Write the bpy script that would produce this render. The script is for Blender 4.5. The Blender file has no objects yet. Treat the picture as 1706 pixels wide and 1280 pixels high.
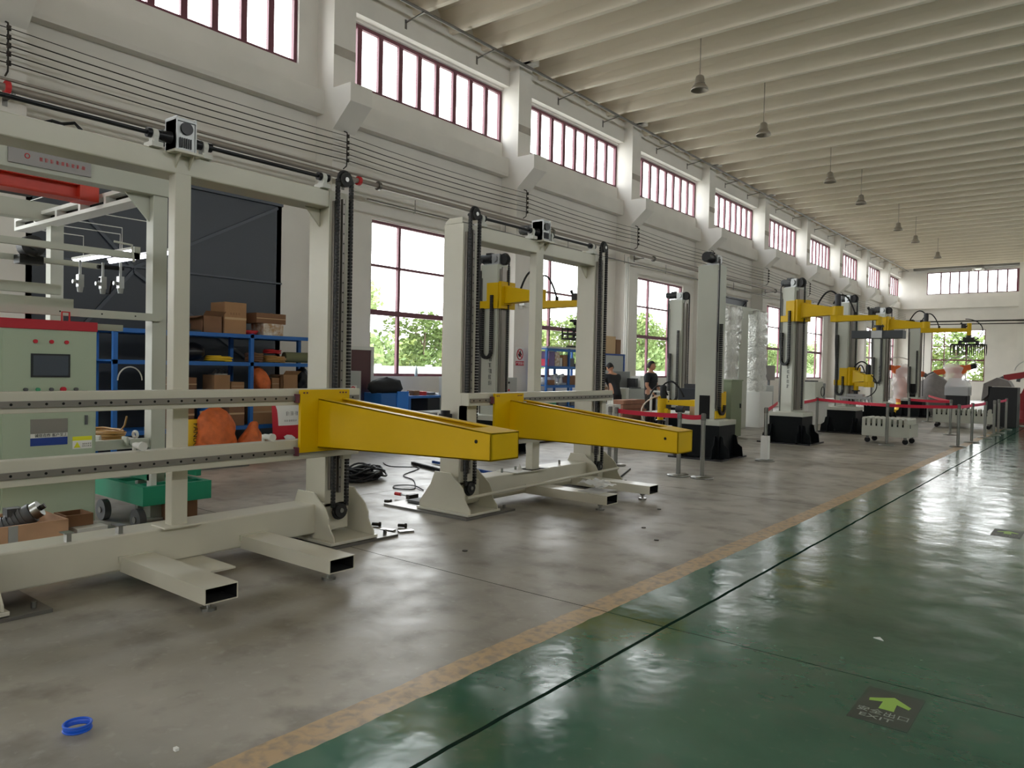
import bpy, math, random
from mathutils import Vector, Matrix
from math import sin, cos, pi, radians
random.seed(7)
S = bpy.context.scene
COL = S.collection

# ---------------------------------------------------------------- camera
def camera():
    yaw, pitch, roll = 0.671079, -0.0221741, 0.0213079
    f = Vector((-sin(yaw)*cos(pitch), cos(yaw)*cos(pitch), sin(pitch)))
    r = Vector((cos(yaw), sin(yaw), 0)); u = r.cross(f)
    r2 = r*cos(roll)+u*sin(roll); u2 = -r*sin(roll)+u*cos(roll)
    cd = bpy.data.cameras.new('camera'); c = bpy.data.objects.new('camera', cd); COL.objects.link(c)
    M = Matrix((r2, u2, -f)).transposed().to_4x4(); M.translation = (0, 0, 1.55)
    c.matrix_world = M
    cd.sensor_width = 36; cd.lens = 1255.67/1706*36; cd.clip_end = 400; cd.clip_start = .05
    S.camera = c
camera()

# ---------------------------------------------------------------- sky, daylight, exposure
W = bpy.data.worlds.new('world'); S.world = W; W.use_nodes = True
nt = W.node_tree; bg = nt.nodes['Background']
tc = nt.nodes.new('ShaderNodeTexCoord'); sp = nt.nodes.new('ShaderNodeSeparateXYZ'); cr = nt.nodes.new('ShaderNodeValToRGB')
nt.links.new(tc.outputs['Generated'], sp.inputs[0]); nt.links.new(sp.outputs['Z'], cr.inputs[0]); nt.links.new(cr.outputs[0], bg.inputs[0])
cr.color_ramp.elements[0].color = (.93, .94, .95, 1); cr.color_ramp.elements[0].position = .45
cr.color_ramp.elements[1].color = (.80, .89, 1.0, 1); cr.color_ramp.elements[1].position = .8
bg.inputs[1].default_value = 7.0
S.view_settings.view_transform = 'Standard'; S.view_settings.look = 'None'
S.view_settings.exposure = 0.55; S.view_settings.gamma = 1; S.view_settings.use_curve_mapping = False
S.cycles.use_denoising = True; S.cycles.max_bounces = 12; S.cycles.diffuse_bounces = 8; S.cycles.glossy_bounces = 4
S.cycles.transparent_max_bounces = 16; S.cycles.sample_clamp_indirect = 8; S.cycles.caustics_reflective = False; S.cycles.caustics_refractive = False

def portal(loc, nrm, sx, sy):
    # a window opening that guides the sky's own light; it adds none of its own
    l = bpy.data.lights.new('daylight_portal', 'AREA'); l.shape = 'RECTANGLE'; l.size = sx; l.size_y = sy
    l.cycles.is_portal = True
    o = bpy.data.objects.new('daylight_portal', l); COL.objects.link(o); o.location = loc
    z = -Vector(nrm); x = Vector((0, 0, 1)).cross(z).normalized(); y = z.cross(x)
    o.rotation_euler = Matrix((x, y, z)).transposed().to_euler()
portal((-12.32, 23.2, 7.85), (1, 0, 0), 73.8, 1.4)
portal((-12.32, 31.0, 2.95), (1, 0, 0), 43.0, 3.4)
portal((-.5, -14.15, 7.6), (0, 1, 0), 18, 2)
portal((-8.4, 60.15, 3.05), (0, -1, 0), 3.4, 3.6)
portal((-1, 60.15, 8.05), (0, -1, 0), 19, 1.6)
portal((10.02, 23.2, 7.85), (-1, 0, 0), 73.8, 1.4)

# ---------------------------------------------------------------- materials
def L(c):
    return tuple(((v/255)/12.92 if v <= 10 else ((v/255+.055)/1.055)**2.4) for v in c)+(1,)
def mat(name, c, rough=.6, metal=0, noise=0, scale=6, c2=None, bump=0, bscale=None, coat=0, alpha=1, emit=0, spec=.5):
    m = bpy.data.materials.new(name); m.use_nodes = True; n = m.node_tree.nodes; k = m.node_tree.links
    b = n['Principled BSDF']; b.inputs['Base Color'].default_value = L(c); b.inputs['Roughness'].default_value = rough
    b.inputs['Metallic'].default_value = metal; b.inputs['Specular IOR Level'].default_value = spec
    if coat: b.inputs['Coat Weight'].default_value = coat; b.inputs['Coat Roughness'].default_value = .15
    if alpha < 1: b.inputs['Alpha'].default_value = alpha
    if emit: b.inputs['Emission Color'].default_value = L(c); b.inputs['Emission Strength'].default_value = emit
    if noise or bump:
        t = n.new('ShaderNodeTexCoord'); x = n.new('ShaderNodeTexNoise'); x.inputs['Scale'].default_value = scale; x.inputs['Detail'].default_value = 6
        k.new(t.outputs['Object'], x.inputs['Vector'])
        if noise:
            mx = n.new('ShaderNodeMix'); mx.data_type = 'RGBA'
            rr = n.new('ShaderNodeMapRange'); rr.inputs[1].default_value = .35; rr.inputs[2].default_value = .7
            k.new(x.outputs['Fac'], rr.inputs[0]); k.new(rr.outputs[0], mx.inputs[0])
            a = L(c); bb = L(c2) if c2 else tuple(v*(1-noise) for v in a[:3])+(1,)
            mx.inputs[6].default_value = a; mx.inputs[7].default_value = bb; k.new(mx.outputs[2], b.inputs['Base Color'])
        if bump:
            if bscale:
                x2 = n.new('ShaderNodeTexNoise'); x2.inputs['Scale'].default_value = bscale; k.new(t.outputs['Object'], x2.inputs['Vector']); x = x2
            bp = n.new('ShaderNodeBump'); bp.inputs['Strength'].default_value = bump; bp.inputs['Distance'].default_value = .02
            k.new(x.outputs['Fac'], bp.inputs['Height']); k.new(bp.outputs[0], b.inputs['Normal'])
    return m
M = {}
def defm(**kw):
    for a, b in kw.items(): M[a] = mat(a, **b)
defm(
 wall=dict(c=(222,218,211), rough=.85, noise=.07, scale=1.3, bump=.05, bscale=40),
 ceil=dict(c=(226,216,200), rough=.9, noise=.05, scale=.8),
 cream=dict(c=(200,196,180), rough=.38, noise=.05, scale=3, coat=.2),
 cream2=dict(c=(188,190,178), rough=.5, noise=.06, scale=2),
 green_grey=dict(c=(168,182,160), rough=.45, noise=.03, scale=3),
 olive=dict(c=(128,140,112), rough=.5),
 yellow=dict(c=(214,174,0), spec=.25, rough=.42, noise=.06, scale=3),
 yellow_b=dict(c=(232,196,12), rough=.4),
 black=dict(c=(22,22,26), rough=.5), blackm=dict(c=(30,30,34), rough=.3, metal=.3),
 rubber=dict(c=(20,20,22), rough=.8), chain=dict(c=(24,23,23), rough=.6),
 darkbase=dict(spec=.15, c=(9,14,16), rough=.45), steel=dict(c=(150,150,146), rough=.28, metal=1),
 steel_d=dict(c=(120,118,114), rough=.4, metal=.9), rail=dict(c=(140,134,128), rough=.35, metal=.7),
 alu=dict(c=(170,172,172), rough=.4, metal=.8), hole=dict(c=(10,10,10), rough=.9),
 red=dict(c=(190,20,45), rough=.5), redband=dict(c=(176,22,40), rough=.5), redbeam=dict(c=(196,52,30), rough=.42, noise=.15),
 belt=dict(c=(200,20,55), rough=.6), maroon=dict(c=(104,54,66), rough=.5), maroon_l=dict(c=(150,80,70), rough=.5),
 white=dict(c=(226,226,222), rough=.6), offwhite=dict(c=(205,204,198), rough=.6), lamp_grey=dict(c=(150,142,130), rough=.45, metal=.5),
 blue=dict(c=(30,98,172), rough=.5), blue_d=dict(c=(30,70,140), rough=.5), blue_ring=dict(c=(20,90,210), rough=.4),
 card=dict(c=(168,128,92), rough=.85, noise=.1, scale=5), card_d=dict(c=(132,96,70), rough=.85, noise=.12, scale=6), card_l=dict(c=(196,166,130), rough=.85),
 orange_bag=dict(c=(224,112,52), rough=.6, noise=.4, scale=7, bump=1.0, bscale=7), orange=dict(c=(220,104,40), rough=.45),
 navy=dict(c=(52,58,68), rough=.4, noise=.12, scale=.7), navy_l=dict(c=(74,80,90), rough=.45),
 green_cart=dict(c=(24,138,104), rough=.5), green_p=dict(c=(60,150,110), rough=.6),
 wood=dict(c=(190,150,118), rough=.75, noise=.25, scale=4), plastic=dict(c=(222,224,226), rough=.25, noise=.2, scale=14, bump=1.0, bscale=22),
 foil=dict(c=(214,214,208), rough=.3, metal=.35, bump=1.0, bscale=20, noise=.25, scale=16), skin=dict(c=(190,140,112), rough=.55), hair=dict(c=(24,20,18), rough=.7),
 shirt=dict(c=(34,36,40), rough=.85), trousers=dict(c=(36,28,28), rough=.85), screen=dict(c=(70,78,90), rough=.2), grey=dict(c=(130,132,132), rough=.6),
 grey_d=dict(c=(84,86,88), rough=.6), dgrey_beam=dict(c=(62,66,70), rough=.5), tarp=dict(c=(128,122,120), rough=.6, bump=.6, bscale=6, noise=.15), purple=dict(c=(120,104,150), rough=.7),
 pink=dict(c=(226,70,96), rough=.6), rblue=dict(c=(24,62,150), rough=.45), rred=dict(c=(150,30,36), rough=.45), brass=dict(c=(170,130,70), rough=.5), sign_y=dict(c=(226,226,40), rough=.6),
 leaf=dict(c=(128,142,72), rough=.8, noise=1, scale=.35, c2=(146,156,96)), leaf2=dict(c=(110,132,76), rough=.8, noise=1, scale=.5, c2=(140,152,98)), bark=dict(c=(90,76,60), rough=.9), ground=dict(c=(205,202,190), rough=.9), fence=dict(c=(180,182,176), rough=.9, noise=.15, scale=1), green_net=dict(c=(70,170,90), rough=.9),
 lampglow=dict(c=(240,240,255), emit=6), hose=dict(c=(186,160,140), rough=.5), cream_hose=dict(c=(214,196,176), rough=.5), redpaint=dict(c=(190,40,44), rough=.6), bolt=dict(c=(60,56,52), rough=.5, metal=.8), blue_l=dict(c=(70,120,190), rough=.7), khaki=dict(c=(120,120,86), rough=.9), yellow_l=dict(c=(230,190,40), rough=.6), text_d=dict(c=(30,34,40), rough=.7), text_w=dict(c=(235,235,235), rough=.7), text_b=dict(c=(30,60,140), rough=.7), arrow_g=dict(c=(150,190,80), rough=.4), maroon_dark=dict(c=(84,52,56), rough=.25), grey_l=dict(c=(168,170,168), rough=.5), wall_patch=dict(c=(176,168,158), rough=.9, noise=.15, scale=5), brushed=dict(c=(150,148,146), rough=.3, metal=.7), brushed_d=dict(c=(128,124,122), rough=.4, metal=.5), tape_mix=dict(c=(176,140,100), rough=.6, noise=1, scale=14, c2=(225,222,215)), blue_l2=dict(c=(30,120,215), rough=.45), pipe_grey=dict(c=(142,134,126), rough=.4, metal=.3), glassy=dict(c=(200,215,215), rough=.1), wood_r=dict(c=(150,104,82), rough=.8, noise=.2, scale=6), pink_belt=dict(c=(226,60,100), rough=.6), sticker_dark=dict(c=(40,50,40), rough=.4), text_g=dict(c=(140,146,136), rough=.5), sticker=dict(c=(58,68,62), rough=.25), paper=dict(c=(225,225,220), rough=.8))
def glassmat():
    m = bpy.data.materials.new('window_glass'); m.use_nodes = True; n = m.node_tree.nodes; k = m.node_tree.links
    n.remove(n['Principled BSDF']); o = n['Material Output']; t = n.new('ShaderNodeBsdfTransparent'); g = n.new('ShaderNodeBsdfGlossy'); x = n.new('ShaderNodeMixShader')
    t.inputs[0].default_value = (.95, .97, .96, 1); g.inputs['Roughness'].default_value = .02; x.inputs[0].default_value = .05
    k.new(t.outputs[0], x.inputs[1]); k.new(g.outputs[0], x.inputs[2]); k.new(x.outputs[0], o.inputs[0]); return m
M['glass'] = glassmat()
def clearmat(name, f=.35, col=(.9, .9, .9, 1), rough=.15):
    m = bpy.data.materials.new(name); m.use_nodes = True; n = m.node_tree.nodes; k = m.node_tree.links
    b = n['Principled BSDF']; b.inputs['Base Color'].default_value = col; b.inputs['Roughness'].default_value = rough; b.inputs['Alpha'].default_value = f
    x = n.new('ShaderNodeTexNoise'); x.inputs['Scale'].default_value = 16; bp = n.new('ShaderNodeBump'); bp.inputs['Strength'].default_value = .9; k.new(x.outputs['Fac'], bp.inputs['Height']); k.new(bp.outputs[0], b.inputs['Normal']); return m
M['film'] = clearmat('plastic_film', .55)
M['film2'] = clearmat('cloudy_plastic_film', .5, (.85, .86, .88, 1), .25)

# ---------------------------------------------------------------- mesh building
class MB:
    def __init__(s): s.v = []; s.f = []; s.m = []; s.s = []
    def add(s, vs, fs, m=0, sm=False):
        b = len(s.v); s.v += [tuple(v) for v in vs]
        for f in fs: s.f.append(tuple(b+i for i in f)); s.m.append(m); s.s.append(sm)
        return s
    def box(s, x0, x1, y0, y1, z0, z1, m=0):
        return s.add([(x0,y0,z0),(x1,y0,z0),(x1,y1,z0),(x0,y1,z0),(x0,y0,z1),(x1,y0,z1),(x1,y1,z1),(x0,y1,z1)],
                     [(0,3,2,1),(4,5,6,7),(0,1,5,4),(1,2,6,5),(2,3,7,6),(3,0,4,7)], m)
    def beam(s, p0, p1, w, h, m=0, up=(0,0,1)):
        p0 = Vector(p0); p1 = Vector(p1); d = (p1-p0).normalized(); u = Vector(up)
        if abs(d.dot(u)) > .99: u = Vector((1,0,0))
        a = d.cross(u).normalized()*w/2; b = a.normalized().cross(d)*h/2
        return s.add([p0-a-b,p0+a-b,p0+a+b,p0-a+b,p1-a-b,p1+a-b,p1+a+b,p1-a+b],[(0,1,2,3),(7,6,5,4),(0,4,5,1),(1,5,6,2),(2,6,7,3),(3,7,4,0)], m)
    def cyl(s, p0, p1, r0, r1=None, n=14, m=0, cap=True):
        r1 = r0 if r1 is None else r1; p0 = Vector(p0); p1 = Vector(p1); d = (p1-p0).normalized()
        a = d.orthogonal().normalized(); b = d.cross(a); vs = []
        for p, r in ((p0,r0),(p1,r1)):
            for i in range(n): vs.append(p+(a*cos(2*pi*i/n)+b*sin(2*pi*i/n))*r)
        s.add(vs, [(i,(i+1)%n,n+(i+1)%n,n+i) for i in range(n)], m, True)
        if cap: s.add(vs[:n],[tuple(range(n))[::-1]],m); s.add(vs[n:],[tuple(range(n))],m)
        return s
    def tube(s, pts, r, n=8, m=0, closed=False):
        pts = [Vector(p) for p in pts]; k = len(pts); vs = []; a = None
        for i, p in enumerate(pts):
            if closed: d = pts[(i+1)%k]-pts[i-1]
            else: d = pts[min(i+1,k-1)]-pts[max(i-1,0)]
            d = d.normalized() if d.length > 1e-9 else Vector((0,0,1))
            a = d.orthogonal().normalized() if a is None else (a-d*a.dot(d))
            a = a.normalized() if a.length > 1e-6 else d.orthogonal().normalized()
            b = d.cross(a); rr = r[i] if isinstance(r, (list,tuple)) else r
            vs += [p+(a*cos(2*pi*j/n)+b*sin(2*pi*j/n))*rr for j in range(n)]
        fs = [(i*n+j, i*n+(j+1)%n, ((i+1)%k)*n+(j+1)%n, ((i+1)%k)*n+j) for i in range(k if closed else k-1) for j in range(n)]
        s.add(vs, fs, m, True)
        if not closed: s.add(vs[:n],[tuple(range(n))[::-1]],m); s.add(vs[-n:],[tuple(range(n))],m)
        return s
    def prism(s, poly, ax, a0, a1, m=0):
        n = len(poly)
        f = {'x': lambda p,a:(a,p[0],p[1]), 'y': lambda p,a:(p[0],a,p[1]), 'z': lambda p,a:(p[0],p[1],a)}[ax]
        return s.add([f(p,a0) for p in poly]+[f(p,a1) for p in poly], [tuple(range(n))[::-1], tuple(range(n,2*n))]+[(i,(i+1)%n,n+(i+1)%n,n+i) for i in range(n)], m)
    def lathe(s, prof, c=(0,0,0), n=20, m=0, sm=True):
        c = Vector(c); vs = [c+Vector((r*cos(2*pi*i/n), r*sin(2*pi*i/n), z)) for r,z in prof for i in range(n)]
        k = len(prof)
        return s.add(vs, [(a*n+i,a*n+(i+1)%n,(a+1)*n+(i+1)%n,(a+1)*n+i) for a in range(k-1) for i in range(n)], m, sm)
    def ball(s, c, r, n=12, m=0, jit=0, rnd=random):
        r = (r,r,r) if not isinstance(r,(tuple,list)) else r; vs = []; k = n//2
        for a in range(k+1):
            t = pi*a/k
            for i in range(n):
                q = 1+jit*(rnd.random()-.5); vs.append((c[0]+r[0]*q*sin(t)*cos(2*pi*i/n), c[1]+r[1]*q*sin(t)*sin(2*pi*i/n), c[2]+r[2]*q*cos(t)))
        return s.add(vs, [(a*n+i,(a+1)*n+i,(a+1)*n+(i+1)%n,a*n+(i+1)%n) for a in range(k) for i in range(n)], m, True)
    def rtube(s, x0, x1, y0, y1, z0, z1, t, ax='x', m=0, mi=None):
        # a hollow rectangular tube open at both ends along ax
        mi = m if mi is None else mi
        if ax == 'x':
            s.box(x0,x1,y0,y1,z0,z0+t,m); s.box(x0,x1,y0,y1,z1-t,z1,m); s.box(x0,x1,y0,y0+t,z0+t,z1-t,m); s.box(x0,x1,y1-t,y1,z0+t,z1-t,m)
        return s

def wloc(o):
    v = Vector((0,0,0))
    while o is not None: v = v+Vector(o.location); o = o.parent
    return v
def build(name, mb, mats, parent=None, world=True, bevel=0, smooth=None):
    mats = mats if isinstance(mats,(list,tuple)) else [mats]
    if parent is None:
        xs = [v[0] for v in mb.v]; ys = [v[1] for v in mb.v]; zs = [v[2] for v in mb.v]
        o0 = Vector(((min(xs)+max(xs))/2,(min(ys)+max(ys))/2,min(zs)))
    else: o0 = wloc(parent) if world else Vector((0,0,0))
    me = bpy.data.meshes.new(name); me.from_pydata([tuple(Vector(v)-o0) for v in mb.v],[],mb.f)
    for q in mats: me.materials.append(M[q] if isinstance(q,str) else q)
    me.polygons.foreach_set('material_index', mb.m); me.polygons.foreach_set('use_smooth', mb.s)
    me.update()
    o = bpy.data.objects.new(name, me); COL.objects.link(o)
    if parent is None: o.location = o0
    else: o.parent = parent
    if bevel:
        b = o.modifiers.new('bevel','BEVEL'); b.width = bevel; b.segments = 2; b.limit_method = 'ANGLE'; b.angle_limit = radians(50)
    return o
def tag(o, label=None, cat=None, group=None, kind=None):
    if label: o['label'] = label
    if cat: o['category'] = cat
    if group: o['group'] = group
    if kind: o['kind'] = kind
    return o
def thing(name, loc, label, cat, group=None, rz=0):
    o = bpy.data.objects.new(name, None); COL.objects.link(o); o.location = loc; o.rotation_euler = (0,0,rz); o.empty_display_size = .2
    return tag(o, label, cat, group)
def one(name, mb, mats, label, cat, group=None, bevel=0): return tag(build(name, mb, mats, None, True, bevel), label, cat, group)
def struct(name, mb, mats): return tag(build(name, mb, mats), kind='structure')
def dup(root, loc, rz=None, label=None, group=None):
    def rec(o, par):
        c = o.copy(); COL.objects.link(c)
        if par is not None: c.parent = par
        for ch in KIDS.get(o.name, []): rec(ch, c)
        return c
    KIDS = {}
    for o in COL.objects:
        if o.parent: KIDS.setdefault(o.parent.name, []).append(o)
    r = rec(root, None); r.location = loc
    if rz is not None: r.rotation_euler = (0,0,rz)
    if label: r['label'] = label
    if group: r['group'] = group
    return r
def text(mb, s, size, org, xd, yd, m=0, align='LEFT', depth=.002, sx=1):
    cu = bpy.data.curves.new('t','FONT'); cu.body = s; cu.size = size; cu.align_x = align; cu.extrude = depth/2; cu.resolution_u = 3
    o = bpy.data.objects.new('t', cu); me = bpy.data.meshes.new_from_object(o)
    xd = Vector(xd).normalized(); yd = Vector(yd).normalized(); zd = xd.cross(yd); org = Vector(org)
    mb.add([org+xd*v.co.x*sx+yd*v.co.y+zd*(v.co.z+depth/2) for v in me.vertices],[tuple(p.vertices) for p in me.polygons], m)
    bpy.data.objects.remove(o); bpy.data.curves.remove(cu); bpy.data.meshes.remove(me)
    return mb
# ---------------------------------------------------------------- floor
def floor_material():
    m = bpy.data.materials.new('painted_concrete_floor'); m.use_nodes = True; n = m.node_tree.nodes; k = m.node_tree.links; b = n['Principled BSDF']
    tc = n.new('ShaderNodeTexCoord'); sp = n.new('ShaderNodeSeparateXYZ'); k.new(tc.outputs['Object'], sp.inputs[0])
    def mth(op, a, b2=None, c=None):
        q = n.new('ShaderNodeMath'); q.operation = op
        for i, v in enumerate((a, b2, c)):
            if v is None: continue
            if isinstance(v, (int, float)): q.inputs[i].default_value = v
            else: k.new(v, q.inputs[i])
        return q.outputs[0]
    def noise(sc, det=5, stretch=None, dist=0):
        x = n.new('ShaderNodeTexNoise'); x.inputs['Scale'].default_value = sc; x.inputs['Detail'].default_value = det; x.inputs['Distortion'].default_value = dist
        if stretch:
            mp = n.new('ShaderNodeMapping'); mp.inputs['Scale'].default_value = stretch; k.new(tc.outputs['Object'], mp.inputs[0]); k.new(mp.outputs[0], x.inputs[0])
        else: k.new(tc.outputs['Object'], x.inputs[0])
        return x.outputs['Fac']
    def mix(f, a, b2):
        q = n.new('ShaderNodeMix'); q.data_type = 'RGBA'
        if isinstance(f, (int, float)): q.inputs[0].default_value = f
        else: k.new(f, q.inputs[0])
        for i, v in ((6, a), (7, b2)):
            if isinstance(v, tuple): q.inputs[i].default_value = v
            else: k.new(v, q.inputs[i])
        return q.outputs[2]
    def rng(f, a, c, lo=0, hi=1):
        q = n.new('ShaderNodeMapRange'); k.new(f, q.inputs[0]); q.inputs[1].default_value = a; q.inputs[2].default_value = c; q.inputs[3].default_value = lo; q.inputs[4].default_value = hi; return q.outputs[0]
    X, Y = sp.outputs['X'], sp.outputs['Y']
    big = noise(.9, 6); mid = noise(3.2, 8); fine = noise(16, 8, None, .4)
    conc = mix(rng(big, .38, .66), L((126,120,108)), L((160,154,142)))
    conc = mix(rng(mid, .52, .7, 0, .6), conc, L((92,82,72)))
    conc = mix(rng(fine, .58, .8, 0, .35), conc, L((188,184,176)))
    grn = mix(rng(big, .35, .66), L((36,84,66)), L((58,106,86)))
    grn = mix(rng(mid, .54, .72, 0, .45), grn, L((74,90,76)))
    grn = mix(rng(fine, .62, .8, 0, .16), grn, L((130,146,134)))
    och = mix(rng(fine, .45, .66, 0, .8), L((178,148,106)), L((132,120,104)))
    edge = mth('ADD', X, rng(noise(5, 5), 0, 1, -.02, .02))
    col = mix(mth('GREATER_THAN', edge, -2.65), conc, och)
    g = mth('GREATER_THAN', edge, -2.475); col = mix(g, col, grn)
    def line(v, w): return mth('LESS_THAN', mth('ABSOLUTE', v), w)
    wob = rng(noise(2.5, 6), 0, 1, -.014, .014)
    j1 = line(mth('ADD', mth('ADD', X, 2.06), wob), .012)
    ym = mth('SUBTRACT', mth('FLOORED_MODULO', mth('ADD', mth('ADD', Y, wob), -4.14+2.52), 5.045), 2.52)
    j2 = line(ym, .0045)
    x3 = line(mth('ADD', mth('ADD', X, 6.9), wob), .005)
    jj = mth('MAXIMUM', mth('MAXIMUM', j1, j2), x3)
    col = mix(mth('MULTIPLY', jj, .85), col, L((24,30,26)))
    k.new(col, b.inputs['Base Color'])
    ro = mth('ADD', mth('MULTIPLY', g, -.28), rng(mid, .3, .7, .36, .5)); ro = mth('ADD', ro, rng(fine, .5, .8, 0, .07))
    ro = mth('ADD', ro, mth('MULTIPLY', jj, .4)); k.new(ro, b.inputs['Roughness']); k.new(rng(jj, 0, 1, .75, 0), b.inputs['Specular IOR Level'])
    w1 = noise(2.6, 3, (1, 1, 1)); w2 = noise(11, 4)
    h = mth('ADD', mth('MULTIPLY', w1, .9), mth('MULTIPLY', w2, .07)); h = mth('SUBTRACT', h, mth('MULTIPLY', jj, .2))
    bp = n.new('ShaderNodeBump'); bp.inputs['Strength'].default_value = .14; bp.inputs['Distance'].default_value = .05; k.new(h, bp.inputs['Height']); k.new(bp.outputs[0], b.inputs['Normal'])
    return m
fm = MB().box(-12.6, 10.3, -14.2, 60.4, -.2, 0)
fo = build('floor', fm, floor_material()); tag(fo, kind='structure')
# the floor's material is laid out in metres from the camera's foot
fo.data.transform(Matrix.Translation(fo.location)); fo.location = (0, 0, 0)

# ---------------------------------------------------------------- left wall
P = 5.67; C0 = 9.10; CW = .52
def bay(k): return C0+CW+P*k, C0+P*(k+1)          # inner faces of two neighbouring columns
BAYS = range(-4, 9)
DOORS = {-1: (4.2, 8.25, 4.5), 3: (27.3, 31.2, 4.6)}
def lower_opening(k):
    if k in DOORS: return DOORS[k]
    c = sum(bay(k))/2; return (c-1.66, c+1.66, None)
def side_wall(name, xi, xo, openings, cl):
    w = MB(); a, b = min(xi, xo), max(xi, xo)
    w.box(a, b, -14.2, 60.4, 4.62, 7.2); w.box(a, b, -14.2, 60.4, 8.52, 9.7)
    y = -14.2
    for (y0, y1, z0) in openings:
        w.box(a, b, y, y0, 0, 4.62); y = y1
        if z0: w.box(a, b, y0, y1, 0, z0)
    w.box(a, b, y, 60.4, 0, 4.62)
    y = -14.2
    for y0, y1 in cl: w.box(a, b, y, y0, 7.2, 8.52); y = y1
    w.box(a, b, y, 60.4, 7.2, 8.52)
    return w
ops = []; cl = []
for k in BAYS:
    y0, y1, z = lower_opening(k); ops.append((y0, y1, 0 if z else 1.3))
    b0, b1 = bay(k); cl.append((b0, b1) if k != -1 else (b0+.3, 8.67))
wl = side_wall('wall_left', -12.2, -12.5, ops, cl)
wl.box(-12.2, -12.01, -14.2, 60.1, 8.57, 9.2)      # lintel band
for k in DOORS: y0, y1, z = DOORS[k]; wl.box(-12.5, -12.2, y0, y1, z, 4.62)
struct('wall_left', wl, 'wall')
wi = 0
for i, (y0, y1) in enumerate([bay(k) for k in BAYS]):
    t = MB(); t.prism([(-12.2, 6.33), (-11.99, 6.33), (-11.97, 6.40), (-11.97, 6.78), (-12.2, 6.86)], 'y', y0, y1)
    struct('trim_%d' % (20+i), t, 'wall')
for i, k in enumerate(range(-4, 9)):
    y0 = C0+P*k; y1 = y0+CW
    t = MB(); t.box(-12.2, -11.7, y0, y1, 0, 9.2)
    t.prism([(-11.7, 6.0), (-11.19, 6.44), (-11.19, 6.78), (-11.7, 6.78)], 'y', y0, y1-.0)
    t.box(-11.95, -11.45, y0+.05, y1-.05, 9.1, 9.35)
    t.box(-11.7, -11.694, y0, y1, 7.42, 7.6, 1)
    struct('trim_%d' % (i+1), t, ['wall', 'wall_patch'])

def window(x, y0, y1, z0, z1, my, mz, thick=(.05, .05), fr='maroon', ax='x', split=None):
    """a window in the plane ax = x; my: mullion positions, mz: (height, thickness) of the transoms"""
    global wi; wi += 1
    w = MB(); g = MB()
    def bx(a, b, c, d, dp=.04):
        if ax == 'x': w.box(x-dp, x+dp, a, b, c, d)
        else: w.box(a, b, x-dp, x+dp, c, d)
    f = thick[1]
    bx(y0, y1, z0, z0+f); bx(y0, y1, z1-f, z1); bx(y0, y0+f, z0+f, z1-f); bx(y1-f, y1, z0+f, z1-f)
    for m in my: bx(m-thick[0]/2, m+thick[0]/2, z0+f, z1-f, .035)
    for m, q in mz: bx(y0+f, y1-f, m-q/2, m+q/2, .045)
    o = build('window_%d' % wi, w, fr); tag(o, kind='structure')
    if ax == 'x': g.add([(x, y0, z0), (x, y1, z0), (x, y1, z1), (x, y0, z1)], [(0, 1, 2, 3)])
    else: g.add([(y0, x, z0), (y1, x, z0), (y1, x, z1), (y0, x, z1)], [(0, 1, 2, 3)])
    build('window_pane', g, 'glass', o)
    return o
for k in BAYS:
    b0, b1 = cl[k+4]
    n = 9 if k != -1 else 8; s = (b1-b0)/n
    window(-12.3, b0, b1, 7.2, 8.5, [b0+s*j for j in range(1, n)], [], (.12, .07))
    if k not in DOORS:
        y0, y1, _ = lower_opening(k); c = (y0+y1)/2
        window(-12.3, y0, y1, 1.3, 4.6, [c-.8, c+.7], [(3.65, .05), (2.66, .11)], (.07, .06))
for i, k in enumerate(DOORS):
    y0, y1, z = DOORS[k]; d = MB(); d.box(-12.28, -12.2, y0-.1, y1+.1, .02, z, 0)
    d.box(-12.2, -12.16, y0-.1, y1+.1, 3.0, 3.03, 1); d.box(-12.2, -12.16, y0-.1, y1+.1, 1.95, 2.0, 1); d.box(-12.2, -12.15, y0-.1, y1+.1, z-.06, z, 1)
    cy = (y0+y1)/2-.6
    for (a, za, b, zb) in ((cy, 3.0, y1, z-.1), (cy, 2.95, y1, 1.2), (cy, 3.0, y0, z-.1), (cy, 2.95, y0, 1.2)):
        d.beam((-12.18, a, za), (-12.18, b, zb), .035, .05, 1)
    o = struct('door_%d' % (i+1), d, ['navy', 'navy_l' if i == 0 else 'navy'])
# ---------------------------------------------------------------- right and back walls
opr = []; clr = []
for k in BAYS:
    b0, b1 = bay(k); c = (b0+b1)/2; clr.append((b0, b1))
struct('wall_right', side_wall('wall_right', 10, 10.3, opr, clr), 'wall')
for k in BAYS:
    b0, b1 = bay(k); c = (b0+b1)/2
    window(10.1, b0, b1, 7.2, 8.5, [b0+.57*j for j in range(1, 9)], [], (.085, .06))
struct('wall_back', MB().box(-12.5, -9.5, -14.5, -14.2, 0, 9.7).box(8.5, 10.3, -14.5, -14.2, 0, 9.7).box(-9.5, 8.5, -14.5, -14.2, 0, 6.6).box(-9.5, 8.5, -14.5, -14.2, 8.6, 9.7), 'wall')
window(-14.3, -9.5, 8.5, 6.6, 8.6, [-9.5+.6*j for j in range(1, 30)], [], (.085, .06), 'maroon', 'y')
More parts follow.
